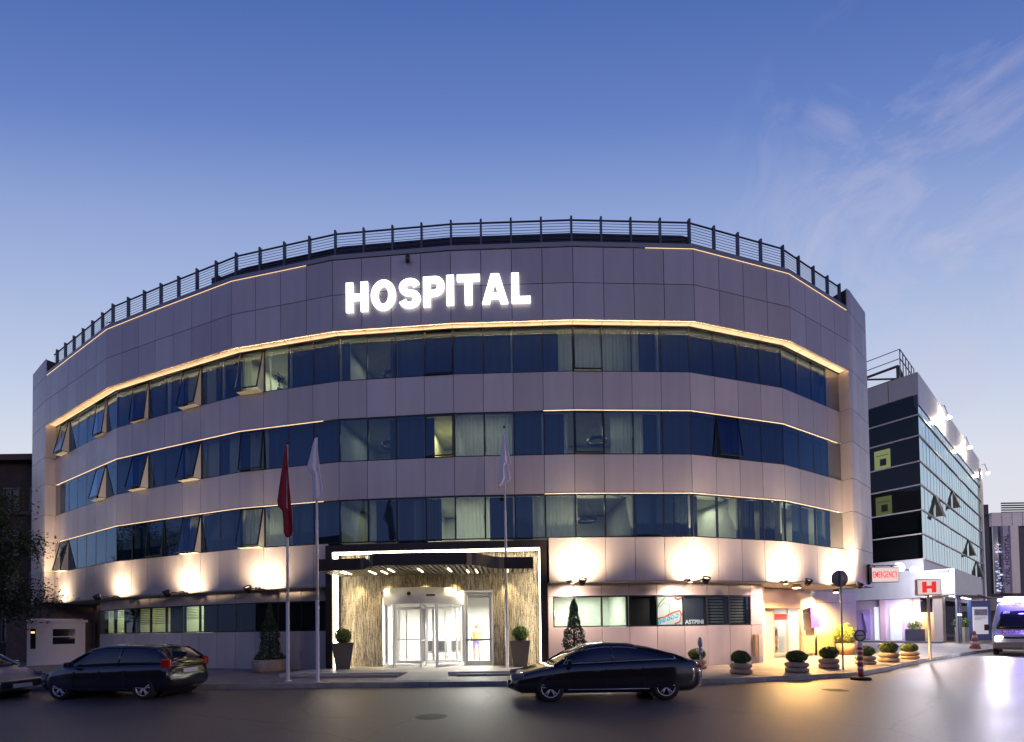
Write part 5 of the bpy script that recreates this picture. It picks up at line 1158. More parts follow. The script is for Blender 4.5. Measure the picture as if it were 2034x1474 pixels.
mb = MB()
for k in range(9):
    p, q = TL(LT*(k+1)/9-.02), TL(LT*k/9+.02); mb.wall((p[0]-.03, p[1]-.04), (q[0]-.03, q[1]-.04), zpar, ZTOP, .3)
TB(mb, 'parapet', beige)
mb = MB()
for k in range(8):
    p, q = TR(RT*k/8+.02), TR(RT*(k+1)/8-.02); mb.wall((p[0]+.03, p[1]-.04), (q[0]+.03, q[1]-.04), zpar-.9, ZTOP, .3)
TB(mb, 'side_parapet', whitewall)
mb = MB(); mb.wall(TL(LT), TL(0), 3.9, lines[0]-.05, .3); mb.wall(TR(0), TR(RT), 3.9, lines[0]-.05, .3); TB(mb, 'base_band', whitewall)
mb = MB(); p = TR(RT-.3); q = TR(RT+.8); mb.wall((p[0]+.1, p[1]-.16), (q[0]+.1, q[1]-.16), 4, ZTOP-1.2, .8); TB(mb, 'end_fin', whitewall)
# lit rooms behind the front glass, room light put into the wall as glow
for k, z0, z1, e, lb in ((3.05, lines[4]+.1, lines[5]-.35, 95, 0), (3.05, lines[2]+.1, lines[3]-.35, 40, 0)):
    a_, b_ = Vector(TL(3.05))+dR*.3, Vector(TL(1.95))+dR*.3
    mb = MB(); mb.wall(tuple(a_), tuple(b_), z0, z1, .02); TB(mb, 'lit_room_wall', mat('room_yellow_glow%d' % e, (.6, .62, .3), .7, emit=(.62, .66, .22), es=1.1 if e > 50 else .4))
    mb = MB(); m1 = a_.lerp(b_, .35)-dR*.04; m2 = a_.lerp(b_, .75)-dR*.04; mb.wall(tuple(m1), tuple(m2), z0+.3, z0+.9, .02); m1 = a_.lerp(b_, .1)-dR*.04; m2 = a_.lerp(b_, .9)-dR*.04; mb.wall(tuple(m1), tuple(m2), z1-.5, z1-.45, .02); TB(mb, 'room_picture', mat('picture_grey', (.32, .34, .14), .6))
# open sashes on the side face
for t_, zi, w_ in ((5.2, 3, 1.5), (13.8, 4, .9), (22.5, 2, 1.3), (28.0, 1, 1.3)):
    z0, z1 = lines[zi-1]+.1, lines[zi]-.05; p = Vector(TR(t_)); q = Vector(TR(t_+w_)); n_ = Vector((dR.y, -dR.x))
    mb = MB(); o_ = .55
    mb.add([(p.x+n_.x*o_, p.y+n_.y*o_, z0), (q.x+n_.x*o_, q.y+n_.y*o_, z0), (q.x+n_.x*.06, q.y+n_.y*.06, z1), (p.x+n_.x*.06, p.y+n_.y*.06, z1)], [(0, 1, 2, 3)]); mb.add([(p.x+n_.x*.06, p.y+n_.y*.06, z0), (p.x+n_.x*o_, p.y+n_.y*o_, z0), (p.x+n_.x*.06, p.y+n_.y*.06, z1)], [(0, 1, 2)]); mb.build('open_sash', mat('sash_tan', (.16, .12, .07), .5), T, world=True)
# roof lights along the side parapet
for k, (px, py) in enumerate(((1868, 800), (1912, 864), (1950, 918))):
    r = ray(px, py); kx = r[0]/r[1]; t_ = (kx*C0[1]-C0[0])/(dR.x-kx*dR.y); p = Vector(TR(t_)); n_ = Vector((dR.y, -dR.x)); zL = ZTOP-.15
    lo = p+n_*.55
    t = thing('parapet_floodlight', ['nearest bright floodlight on the side parapet of the glass tower', 'middle bright floodlight on the side parapet of the glass tower', 'farthest bright floodlight on the side parapet of the glass tower'][k], 'floodlight', (lo.x, lo.y, zL-1.2), 0, 'floodlights along the tower parapet')
    mb = MB(); mb.tube([(0, 0, 0), (-n_.x*.3, -n_.y*.3, 1.3), (-n_.x*.6, -n_.y*.6, 1.25)], .035, 6); mb.build('arm', darkmetal, t)
    mb = MB(); mb.lathe([(.001, -.16), (.14, -.1), (.2, 0), (.14, .1), (.001, .16)], n=14); mb.build('lamp', emis('halogen', (1, .86, .66), 160.), t)
    light('parapet_light', 'POINT', (lo.x, lo.y, zL-1.2), 2600, (1, .8, .55), None, t, shadow_soft_size=.2)
for t_ in (4.6, 11.5, 18.5):    # glow bars between the lowest storeys
    p = Vector(TR(t_)); n_ = Vector((dR.y, -dR.x)); l0 = p+n_*.25; light('bar_light', 'SPOT', (l0.x, l0.y, lines[0]-.2), 130, (1, .82, .6), (-n_.x*.12, -n_.y*.12, 1), T, spot_size=R(40), spot_blend=1, shadow_soft_size=.05)
# roof frame and railing
mb = MB()
f0 = Vector(TL(1.3))+dR*.5; f1 = Vector(TL(LT))+dR*.5
zr_ = ZTOP-.3
mb.tube([(*f0, zr_+1.6), (*f1, zr_+1.6)], .12, 4); mb.tube([(*f0, zr_+.5), (*f1, zr_+.5)], .1, 4)
for k in range(6):
    a_ = f0.lerp(f1, k/6); b_ = f0.lerp(f1, (k+1)/6); mb.tube([(*a_, zr_+.5), (*b_, zr_+1.6)] if k % 2 == 0 else [(*a_, zr_+1.6), (*b_, zr_+.5)], .08, 4)
mb.tube([(*f0, zr_), (*f0, zr_+1.6)], .15, 4); e_ = f0+dR*4.5; mb.tube([(*f0, zr_+1.6), (*e_, zr_+.3)], .12, 4); TB(mb, 'roof_frame', mat('steel_brown', (.16, .12, .1), .6))
mb = MB(); g0 = f0-dR*.2-dL*.2; g1 = Vector(TL(LT)); g2 = g0+dR*5
for h__ in (2.1, 2.9): mb.tube([(*g0, zr_+h__), (*g1, zr_+h__)], .04, 5); mb.tube([(*g0, zr_+h__), (*g2, zr_+h__)], .04, 5)
for k in range(6): a_ = g0.lerp(g2, k/5); mb.tube([(*a_, zr_), (*a_, zr_+2.9)], .04, 5)
for k in range(1, 4): a_ = g0.lerp(g1, k/3); mb.tube([(*a_, zr_), (*a_, zr_+2.9)], .04, 5)
TB(mb, 'roof_railing', mat('rail_pale', (.42, .38, .38), .5, .4))
# annex in front of the tower
N_ = Vector((dR.y, -dR.x))     # outward of the side face
K = Vector((35.2, 35.55)); zA0 = D(1898, 1181, 35.5)[1]; zA1 = D(1898, 1128.5, 35.5)[1]
def KL_(t): return (K.x+dL.x*t, K.y+dL.y*t)
def KR_(t): return (K.x+dR.x*t, K.y+dR.y*t)
AX = thing('emergency_annex', 'low white emergency wing with lit glass entrance at the foot of the glass tower', 'building', (*K, 0))
def AB(mb, name, m): return mb.build(name, m, AX, world=True)
mb = MB()
for a_, b_ in ((0, 1.45), (1.45, 3.2), (3.2, 4.9), (4.9, 9.)): mb.wall(KL_(b_-.01), KL_(a_+.01), zA0, zA1, .3)
mb.wall(KR_(.01), KR_(13.8), zA0, zA1, .3); AB(mb, 'fascia', whitewall)
mb = MB(); mb.prism([KL_(9), KL_(0.05), KR_(.3), KR_(13.6), (KR_(13.6)[0]+dL.x*6, KR_(13.6)[1]+dL.y*6), (KL_(9)[0]+2, KL_(9)[1]+2)], zA0+.02, zA0+.1); AB(mb, 'canopy_soffit', soffit_m)
mb = MB(); mb.prism([KL_(9), KL_(.2), KR_(13.6), (KR_(13.6)[0]-4, KR_(13.6)[1]+6)], zA1-.3, zA1-.1); AB(mb, 'roof', whitewall)
def xK(px, d):   # point on the line parallel to the annex front, d behind it
    r = ray(px, 1240); k = r[0]/r[1]; ax, ay = K.x+dR.x*d, K.y+dR.y*d; t_ = (k*ay-ax)/(dL.x-k*dL.y); return (ax+dL.x*t_, ay+dL.y*t_)
violet = mat('annex_wall', (.6, .55, .62), .5, var=.05)
mb = MB(); mb.wall(xK(1690, 2.6), xK(1872, 2.6), .3, zA0+.02, .2); AB(mb, 'wall', violet)
mb = MB(); mb.wall(xK(1855, .5), xK(1873, .5), .3, zA0+.02, 1.); AB(mb, 'pillar', mat('pillar_beige', (.6, .5, .42), .5))
mb = MB(); mb.wall(xK(1828, 1.5), xK(1855, 1.5), .3, 2.7, .3); AB(mb, 'stone_wall', mat('annex_tan', (.5, .36, .22), .5, var=.1))
mb = MB(); mb.wall(xK(1829, 1.45), xK(1853, 1.45), 2.7, zA0, .1); AB(mb, 'dark_window', MATS['dark_glass'])
mb = MB(); mb.prism([xK(1714, -.3), xK(1871, -.3), xK(1873, 2.5), xK(1700, 2.5)], .152, .3); AB(mb, 'plinth', mat('plinth_grey', (.2, .19, .2), .6))
# door portion, glazed, on the side face
mb = MB(); p, q = KR_(.55), KR_(2.4)
dd = Vector(q)-Vector(p)
for a_, b_ in ((0, .06), (.46, .54), (.94, 1.)): m1 = Vector(p)+dd*a_; m2 = Vector(p)+dd*b_; mb.wall(tuple(m1), tuple(m2), .16, zA0, .1)
fr = AB(mb, 'glass_door', mat('door_alu', (.5, .5, .6), .3, .6)); mb = MB(); mb.wall((p[0], p[1]+.05), (q[0], q[1]+.05), .16, zA0, .02); mb.build('pane', glass('annex_glass', (.12, .13, .16), 1.6, .02, .05), fr, world=True)
mb = MB(); m1 = Vector(p)+Vector((-.02, -.05)); m2 = Vector(q)+Vector((-.02, -.05)); mb.wall(tuple(m1), tuple(m2), 2.35, 2.5, .02); mb.build('light_line', emis('cool_line', (.9, .93, 1), 2.5), fr, world=True)
# canopy ribs to the right of the door
mb = MB()
for k in range(6):
    a_ = Vector(KR_(2.4+1.25*k)); b_ = a_-dL*1.2; mb.tube([(*a_, zA0-.0), (*b_, zA0-.1)], .05, 4)
a_, b_ = Vector(KR_(.2))-dL*1.2, Vector(KR_(9))-dL*1.2; mb.tube([(*a_, zA0-.1), (*b_, zA0-.1)], .07, 4); AB(mb, 'canopy_rib', mat('rib_plum', (.22, .16, .2), .4))
mb = MB()
for k in range(5): a_ = Vector(KR_(3+2.*k))+dL*.6; mb.lathe([(.001, 0), (.18, 0), (.2, .03)], (a_.x, a_.y, zA0-.01), 12)
for px in (1826, 1846): a_ = xK(px, .9); mb.lathe([(.001, 0), (.16, 0), (.18, .03)], (a_[0], a_[1], zA0-.01), 12)
AB(mb, 'downlight', emis('downlight', (1, .95, .9), 12.))
for k in (3.5, 8): a_ = Vector(KR_(k))+dL*1.0; light('canopy_light', 'AREA', (a_.x, a_.y, zA0-.1), 220, (1, .93, .85), (0, 0, -1), AX, size=1.6)
a_ = xK(1790, 1.2); light('canopy_light', 'AREA', (a_[0], a_[1], zA0-.1), 420, (.75, .65, 1), (0, .2, -1), AX, size=2.)
mb = MB(); p, q = Vector(KR_(2.4)), Vector(KR_(13)); mb.wall(tuple(p+dL*3), tuple(q+dL*3), .15, zA0, .2); AB(mb, 'lobby_back', mat('lobby_olive', (.22, .2, .12), .7))
# blue and white notice board wall and green hedge tub
a_ = Vector((40.95, 40.0)); b_ = Vector((43.0, 40.3))
t = thing('notice_board', 'blue framed white notice board with a photo strip behind the traffic cone', 'notice board', (a_.x, a_.y, .15))
mb = MB(); mb.wall(tuple(a_), tuple(b_), .2, 3.7, .3); mb.build('frame', mat('board_blue', (.04, .09, .32), .4), t, world=True)
ex, ey = (b_-a_).normalized(); ox_, oy_ = ey*.02, -ex*.02
mb = MB(); m1, m2 = a_.lerp(b_, .05), a_.lerp(b_, .80); mb.wall((m1.x+ox_*3, m1.y+oy_*3), (m2.x+ox_*3, m2.y+oy_*3), .75, 3.15, .05); mb.build('panel', mat('board_white_glow', (.8, .78, .78), .5, emit=(.9, .85, .9), es=.35), t, world=True)  # faint glow put into the board material, no lamp behind it
mb = MB(); m1, m2 = a_.lerp(b_, .1), a_.lerp(b_, .75); mb.wall((m1.x+ox_*5, m1.y+oy_*5), (m2.x+ox_*5, m2.y+oy_*5), 2.4, 2.95, .03); mb.build('photo', mat('board_photo', (.2, .22, .28), .5, c2=(.6, .6, .66), vscale=3), t, world=True)
mb = MB(); [mb.wall((m1.x+ox_*5, m1.y+oy_*5), (m1.x+(m2.x-m1.x)*w_+ox_*5, m1.y+(m2.y-m1.y)*w_+oy_*5), z, z+.03, .03) for z, w_ in ((2.25, .95), (2.15, .9), (2.05, .5))]; mb.build('text_line', mat('ink_grey', (.3, .3, .34), .6), t, world=True)
a_ = Vector(KR_(3.6))-dL*.0; t = thing('hedge_trough', 'pale trough with a green shrub between the glass door and the notice board', 'planter', (a_.x, a_.y, .15), math.atan2(dR.y, dR.x))
mb = MB(); mb.box(0, 2.4, 0, .6, 0, 1.25); mb.build('trough', mat('trough_pale', (.42, .42, .3), .6), t); mb = MB(); [leafball(mb, (.4+.5*k, .3, 1.6), .5, 500, .12, .9, .4) for k in range(4)]; mb.build('shrub', leafg, t)
# big white floodlight on the annex front
r_ = ray(1818, 1131); Yf = 34.6; x, z = D(1818, 1131, Yf)
t = thing('annex_floodlight', 'dazzling white floodlight on the annex front above the H sign', 'floodlight', (x, Yf, z))
mb = MB(); mb.lathe([(.001, -.24), (.2, -.15), (.3, 0), (.2, .15), (.001, .24)], n=18); mb.build('lamp', emis('metal_halide', (.92, .94, 1), 90.), t); mb = MB(); mb.tube([(0, .1, 0), (0, 1.3, .1)], .05, 6); mb.build('arm', darkmetal, t)
light('white_flood', 'POINT', (x, Yf-.35, z), 1300, (.86, .86, 1), None, t, shadow_soft_size=.3)
x, z = D(1785, 1127, 35.4); t = thing('satellite_dish', 'grey satellite dish behind the EMERGENCY sign on the annex roof edge', 'satellite dish', (x, 35.4, z))
mb = MB(); mb.M = Matrix.Rotation(R(75), 4, 'X'); mb.smooth = True; mb.lathe([(.001, 0), (.25, .04), (.42, .12), (.43, .12), (.25, .02)], n=20); mb.build('dish', mat('dish_grey', (.12, .12, .14), .5), t); mb = MB(); mb.tube([(0, 0, -.0), (0, .35, -.6)], .03, 6); mb.build('mount', darkmetal, t)
# doorways, poster and panels along the violet wall
def wallpanel(name, lb, cat, u, v, z0, z1, m, d=2.5, th=.08):
    a_, b_ = xK(u, d), xK(v, d); t = thing(name, lb, cat, (*a_, .3)); mb = MB(); mb.wall(a_, b_, z0, z1, th); mb.build('panel', m, t, world=True); return t, a_, b_
glow_white = mat('glow_white', (.85, .85, .9), .5, emit=(.8, .85, 1), es=.6)  # doorway panels glow by themselves, their light put into the material
t, a_, b_ = wallpanel('wall_poster', 'violet poster with a raised arm figure beside the cream wall corner', 'poster', 1703, 1729, .4, 3.1, mat('poster_violet', (.42, .3, .62), .5))
mb = MB(); f_ = lambda u, z: (a_[0]+(b_[0]-a_[0])*u+.0, a_[1]+(b_[1]-a_[1])*u-.06, z)
mb.tube([f_(.45, 2.7), f_(.5, 2.3), f_(.6, 1.9), f_(.62, 1.0)], [.07, .12, .14, .1], 8); mb.tube([f_(.3, 2.8), f_(.42, 2.75)], .06, 6); mb.build('figure', mat('fig_grey', (.2, .18, .4), .6), t, world=True)
wallpanel('doorway_panel', 'bright white doorway panel right of the violet poster', 'door', 1737, 1746, .3, 3.3, glow_white)
wallpanel('doorway_panel', 'wide pale glass doorway under the white awning beam', 'door', 1768, 1790, .3, 3.2, mat('pale_glass_glow', (.6, .66, .68), .3, emit=(.75, .85, .85), es=.3))
wallpanel('wall_poster', 'lilac poster with a faint figure behind the potted bush at the annex wall', 'poster', 1795, 1806, .5, 3.0, mat('poster_lilac', (.5, .42, .6), .5))
mb = MB(); mb.wall(xK(1696, 1.2), xK(1775, .2), zA0-.05, zA0+1.35, .3); AB(mb, 'awning_beam', whitewall)
mb = MB(); mb.wall(xK(1748, 2.3), xK(1758, 2.3), .3, zA0, .3); AB(mb, 'pilaster', mat('pillar_rose', (.55, .42, .44), .5))
# square dark tub with bush and bright lamp flame behind
a_ = xK(1817, .6); t = thing('square_planter', 'square dark planter with a bush lit golden at the annex front', 'planter', (*a_, .3)); mb = MB(); mb.cbox((0, 0, .5), (.9, .9, 1.0), 0, .02); mb.build('pot', mat('pot_blue', (.07, .07, .11), .5), t); mb = MB(); leafball(mb, (0, 0, 1.3), .5, 900, .1, .9, .5); mb.build('bush', leafb, t)
a_ = xK(1813, 1.2); t = thing('lamp_column', 'tall glowing golden lamp column behind the bush in the square planter', 'lamp', (*a_, .3)); mb = MB(); mb.lathe([(.12, 1.4), (.16, 1.8), (.16, 2.6), (.1, 2.9), (.001, 2.95)], n=12); mb.build('shade', emis('gold_lamp', (1, .75, .35), 9.), t); mb = MB(); mb.lathe([(.05, 0), (.05, 1.4)], n=8); mb.build('post', darkmetal, t)
light('gold_light', 'POINT', (a_[0], a_[1]-.4, 2.4), 160, (1, .65, .25), None, t, shadow_soft_size=.15)

# ================================================================== far hospital slab behind
Yb = 78.; xl, _ = D(1972, 1100, Yb); xr_, _ = D(2075, 1100, Yb); _, zt_b = D(2000, 1018, Yb); _, zr1 = D(2000, 1001, Yb)
FB = thing('far_hospital_block', 'distant white hospital block with dark glass and a tall vertical name panel', 'building', (xl, Yb, 0))
def FBm(mb, n_, m): return mb.build(n_, m, FB, world=True)
mb = MB(); mb.box(xl, xr_, Yb+.5, Yb+14, 0, zt_b-.1); FBm(mb, 'core', mat('far_core', (.1, .08, .1), .6))
_, zb2 = D(2000, 1045, Yb); _, zb3 = D(2000, 1179, Yb)
mb = MB(); k = 0
for u in range(5): x = xl+(xr_-xl)*u/5; mb.box(x+.05, x+(xr_-xl)/5-.05, Yb, Yb+.45, zb2, zt_b)
FBm(mb, 'upper_wall', whitewall)
x0_, _ = D(1975, 1100, Yb); x1_, _ = D(1990, 1100, Yb); x2_, _ = D(2018, 1100, Yb)
fg = glass('far_glass', (.1, .1, .2), 1.9, .02, .1)
mb = MB(); mb.box(x0_, x1_-.1, Yb+.1, Yb+.3, zb3, zb2-.05); FBm(mb, 'curtain_wall', fg)
mb = MB(); 
for k in range(40): xx_, z__ = random.uniform(x0_+.1, x1_-.4), random.uniform(zb3+.3, zb2-3); mb.box(xx_, xx_+random.uniform(.15, .5), Yb+.02, Yb+.06, z__, z__+random.uniform(.08, .3))
FBm(mb, 'window_light', emis('far_light', (.6, .65, 1), .5))
mb = MB()
for k in range(6): z = zb3+(zb2-zb3)*k/6; mb.box(x1_, x2_-1.4, Yb-.3, Yb+.4, z+.03, z+(zb2-zb3)/6-.03)
FBm(mb, 'name_panel', panel_mat('lilac_panel', (.5, .46, .58), .5, .1)); mb = MB(); mb.box(x2_-1.35, x2_, Yb-.5, Yb+.4, zb3, zb2); FBm(mb, 'corner_pier', whitewall)
# vertical lettering, read bottom to top
vs, fs = text_mesh('VITAL HOSPITAL', 1., .01, .01); xa_, _ = D(1997, 1100, Yb-.4); xb_, _ = D(2005, 1100, Yb-.4); _, za_ = D(2000, 1163, Yb); _, zb_2 = D(2000, 1062, Yb)
mb = MB(); mb.add([(xb_-(xb_-xa_)*z, Yb-.36+y, za_+(zb_2-za_)*x) for x, y, z in vs], fs); FBm(mb, 'lettering', mat('letter_plum', (.08, .05, .14), .5))
mb = MB(); [mb.box(xl+3, xr_, Yb+1, Yb+1.2, zt_b+.2+k*.4, zt_b+.4+k*.4) for k in range(5)]; mb.box(xl-2, xl+.6, Yb+1, Yb+3, zt_b-.2, zr1+.2); FBm(mb, 'roof_louvre', louv)
xg, _ = D(1990, 1100, 60.); xh, _ = D(2090, 1100, 60.); _, zg = D(2000, 1188, 60.)
GB = thing('gate_building', 'low pale flat roofed building behind the ambulance roof', 'building', (xg, 60, 0)); mb = MB(); mb.box(xg, xh, 60, 66, zg-1.6, zg+.2); mb.build('fascia', mat('gate_cream', (.62, .5, .48), .5), GB, world=True); mb = MB(); mb.box(xg+.3, xh, 61, 66, 0, zg-1.6); mb.build('wall', mat('gate_dark', (.16, .1, .14), .6), GB, world=True)
light('gate_light', 'AREA', ((xg+xh)/2-2, 57, 5.5), 700, (1, .8, .7), (0, 1, -.1), GB, size=3)

# ================================================================== left side: old building, trees
OB = thing('old_building', 'dark old stone apartment building with tall windows at the left picture edge', 'building', (-36, 33, 0))
_, zo = D(30, 906, 33.)
mb = MB(); mb.box(-60, -31.0, 33, 45, 0, zo-.5); mb.build('wall', mat('old_stone', (.05, .032, .024), .85, var=.3, vscale=1.5, bump=.4), OB, world=True)
mb = MB(); mb.box(-60.3, -30.7, 32.4, 45, zo-.5, zo-.15); mb.box(-60, -30.9, 32.7, 45, zo-.15, zo+.05); mb.box(-60, -31, 32.75, 33, 4.6, 4.9); mb.box(-60, -31, 32.8, 33, 10.6, 10.85); mb.build('cornice', mat('old_cornice', (.1, .06, .045), .8), OB, world=True)
for r_ in range(4):
    for k in range(5):
        x = -34.2-k*2.0; z = 1.4+r_*3.1; mb = MB()
        mb.box(x-.6, x+.6, 32.86, 32.99, z-.12, z); mb.box(x-.6, x-.5, 32.9, 32.99, z, z+1.9); mb.box(x+.5, x+.6, 32.9, 32.99, z, z+1.9); mb.box(x-.5, x+.5, 32.9, 32.99, z+1.8, z+1.9); mb.box(x-.03, x+.03, 32.9, 32.97, z, z+1.8); mb.box(x-.5, x+.5, 32.9, 32.97, z+1.2, z+1.25); w = mb.build('window', mat('old_frame', (.16, .13, .14), .7), OB, world=True)
        mb = MB(); mb.box(x-.5, x+.5, 32.97, 32.995, z, z+1.8); mb.build('pane', MATS['dark_glass'], w, world=True)
mb = MB(); mb.box(-31, -28.6, 33.5, 42, 0, zo-2.2); mb.build('side_wing', MATS['old_stone'], OB, world=True)
def tree(loc, lab, h, cr, n, base=.45, lean=(0, 0), seed=1, group=None):
    rn = random.Random(seed); t = thing('street_tree', lab, 'tree', loc, 0, group); mb = MB(); tp = []
    for k in range(7): u = k/6; tp.append((lean[0]*u+.12*math.sin(u*5+seed), lean[1]*u+.1*math.cos(u*4), h*.75*u))
    mb.tube(tp, [.2-.022*k for k in range(7)], 10); cl = []
    for k in range(13):
        a_ = rn.random()*6.283; u = rn.uniform(.45, 1); b0 = Vector(tp[min(5, int(u*6))]); ex = Vector((math.cos(a_)*cr*rn.uniform(.45, .95), math.sin(a_)*cr*rn.uniform(.45, .95), h*rn.uniform(.05, .3)))
        mid = b0+ex*.5+Vector((0, 0, .2)); mb.tube([b0, mid, b0+ex], [.07, .04, .012], 6); cl.append(b0+ex); cl.append(mid)
    mb.build('trunk', bark, t); cm = MB()
    for c_ in cl:
        for j in range(3):
            cc = c_+Vector((rn.gauss(0, .3), rn.gauss(0, .3), rn.gauss(0, .25)))*cr*.5
            for _ in range(n//len(cl)//3):
                d = Vector((rn.gauss(0, 1), rn.gauss(0, 1), rn.gauss(0, .7))); p = cc+d*cr*.17; leaf(cm, p, d.normalized(), .13)
    cm.build('crown', leafd, t); return t
tree((-25.2, 21.0, .15), 'dark street tree with a leaning trunk at the left picture edge', 9.6, 2.6, 34000, lean=(.2, 0), seed=5)
tree((-40, 26, .15), 'dark street tree whose reflection fills the far left windows', 8.5, 2.8, 6000, seed=9, group='street trees further left')
tree((-52, 24, .15), 'dark street tree further left along the pavement than the reflected one', 10, 3.2, 6000, seed=12, group='street trees further left')
# dwellings across the street, mirrored in the glass
OP = thing('opposite_houses', 'dark row of houses across the street, seen mirrored in the windows', 'building', (0, -18, 0))
mb = MB()
for x0_, x1_, h_ in ((-90, -46, 12), (-46, -30, 15), (-30, -14, 10), (-14, 6, 8.5), (6, 22, 12.5)): mb.box(x0_+.02, x1_-.02, -26, -17, 0, h_); mb.box(x0_+.3, x1_-.3, -27, -17.6, h_, h_+.4)
mb.build('wall', MATS['old_stone'], OP, world=True)

# person inside the side door
def person(loc, rz, lab, top_c, leg_c):
    t = thing('person', lab, 'person', loc, rz)
    J = [((0, 0, .98), .155), ((0, .01, 1.15), .14), ((0, .0, 1.32), .165), ((0, .0, 1.44), .12), ((0, .0, 1.52), .055), ((0, -.005, 1.6), .085), ((0, -.005, 1.69), .09), ((0, 0, 1.75), .06),
         ((.1, 0, .9), .1), ((.11, -.03, .5), .062), ((.11, .02, .1), .042), ((.12, -.12, .04), .04), ((-.1, 0, .9), .1), ((-.11, .06, .5), .062), ((-.11, .12, .12), .042), ((-.12, -.0, .04), .04),
         ((.18, 0, 1.4), .06), ((.24, .04, 1.12), .042), ((.22, -.14, .95), .03), ((.21, -.2, .9), .032), ((-.18, 0, 1.4), .06), ((-.23, .02, 1.12), .042), ((-.25, -.02, .87), .03), ((-.25, -.03, .8), .032)]
    ed = [(0, 1), (1, 2), (2, 3), (3, 4), (4, 5), (5, 6), (6, 7), (0, 8), (8, 9), (9, 10), (10, 11), (0, 12), (12, 13), (13, 14), (14, 15), (3, 16), (16, 17), (17, 18), (18, 19), (3, 20), (20, 21), (21, 22), (22, 23)]
    for hi in (19, 23):       # five fingers on each hand
        hp = Vector(J[hi][0])
        for q in range(5):
            o_ = (q-2)*.014; b0 = len(J); ln = (.03, .045, .05, .045, .035)[q]; J.append(((hp.x+o_*.3, hp.y+o_, hp.z-.04), .009)); J.append(((hp.x+o_*.3, hp.y+o_*1.2-.01, hp.z-.04-ln), .007)); ed += [(hi, b0), (b0, b0+1)]
    me = bpy.data.meshes.new('body'); me.from_pydata([j[0] for j in J], ed, []); o = bpy.data.objects.new('body', me); col.objects.link(o); sk = o.modifiers.new('k', 'SKIN')
    for v, j in zip(me.skin_vertices[0].data, J): v.radius = (j[1], j[1])
    me.skin_vertices[0].data[0].use_root = True; ss = o.modifiers.new('u', 'SUBSURF'); ss.levels = 1; ss.render_levels = 1
    dg = bpy.context.evaluated_depsgraph_get(); dg.update(); m2 = bpy.data.meshes.new_from_object(o.evaluated_get(dg)); bpy.data.objects.remove(o)
    m2.materials.clear(); m2.materials.append(mat('skin', (.5, .3, .22), .6)); m2.materials.append(mat('cloth_top', top_c, .8)); m2.materials.append(mat('cloth_leg', leg_c, .8))
    for p in m2.polygons:
        z = p.center.z; p.material_index = 1 if 1.0 < z < 1.5 and abs(p.center.x) < .25 else (2 if .62 < z <= 1.0 and abs(p.center.x) < .2 else 0); p.use_smooth = True
    b = bpy.data.objects.new('body', m2); col.objects.link(b); b.parent = t
    mb = MB(); mb.smooth = True; mb.lathe([(.001, .12), (.06, .105), (.1, .04), (.105, -.03), (.08, -.1), (.0, -.12)], (0, .015, 1.69), 14); mb.build('hair', mat('hair_blond', (.35, .22, .07), .7), t)
    mb = MB(); mb.cbox((0, -.1, 1.66), (.03, .04, .04), 0, .01); mb.cbox((.035, -.088, 1.69), (.03, .012, .012), 0); mb.cbox((-.035, -.088, 1.69), (.03, .012, .012), 0); mb.cbox((0, -.085, 1.6), (.05, .012, .012), 0); mb.build('face', mat('skin_dark', (.35, .18, .13), .6), t)
x, y = E(sx(944, d=3.0), 3.4)
person((x, y, FZ), math.pi+.3, 'person in an orange top and violet shorts walking inside the side door', (.7, .42, .14), (.3, .24, .5))
# small ceiling camera below the coping
x, y = off(-5.4, -.06); t = thing('security_camera', 'small dark security camera fixed under the coping above the sign', 'camera', (x, y, 16.35)); mb = MB(); mb.cbox((0, -.08, .06), (.16, .26, .14), .3, .02); mb.build('housing', darkmetal, t); mb = MB(); mb.box(-.02, .02, -.02, .1, .1, .28); mb.build('bracket', darkmetal, t)

# ================================================================== sky and sun
w = bpy.data.worlds.new('World'); sc.world = w; w.use_nodes = True; n = w.node_tree.nodes; l = w.node_tree.links; bg = n['Background']
sky = n.new('ShaderNodeTexSky'); sky.sky_type = 'NISHITA'; sky.sun_disc = False; sky.sun_elevation = R(-2); sky.sun_rotation = R(0); sky.ozone_density = 3
tc = n.new('ShaderNodeTexCoord'); sp = n.new('ShaderNodeSeparateXYZ'); l.new(tc.outputs['Generated'], sp.inputs[0])
def M_(op, a, b=None, c=None):
    x = n.new('ShaderNodeMath'); x.operation = op
    for i, v in enumerate((a, b, c)):
        if v is None: continue
        if isinstance(v, (int, float)): x.inputs[i].default_value = v
        else: l.new(v, x.inputs[i])
    return x.outputs[0]
X_, Y_, Z_ = sp.outputs
h2 = M_('ADD', M_('MULTIPLY', Y_, Y_), M_('MULTIPLY', M_('MULTIPLY', X_, X_), .12))
# height of the twilight arch: angle above the glow line
el = M_('DIVIDE', M_('ARCTAN2', M_('MAXIMUM', Z_, 0.), M_('SQRT', h2)), math.pi/2)
rp = n.new('ShaderNodeValToRGB'); l.new(el, rp.inputs[0]); cr = rp.color_ramp
def lin(c): return tuple(((v/255+.055)/1.055)**2.4 if v/255 > .04 else v/255/12.92 for v in c)
stops = [(0, (246, 230, 222)), (.06, (238, 234, 238)), (.22, (226, 230, 242)), (.31, (200, 212, 238)), (.4, (172, 190, 229)), (.475, (146, 168, 219)), (.54, (106, 135, 202)), (.62, (77, 108, 180)), (.75, (60, 88, 160)), (1, (46, 68, 130))]
stops = stops[:]
while len(cr.elements) < len(stops): cr.elements.new(.5)
for e_, (p_, c_) in zip(cr.elements, stops): e_.position = p_
for e_, (p_, c_) in zip(cr.elements, stops): e_.color = (*lin(c_), 1)
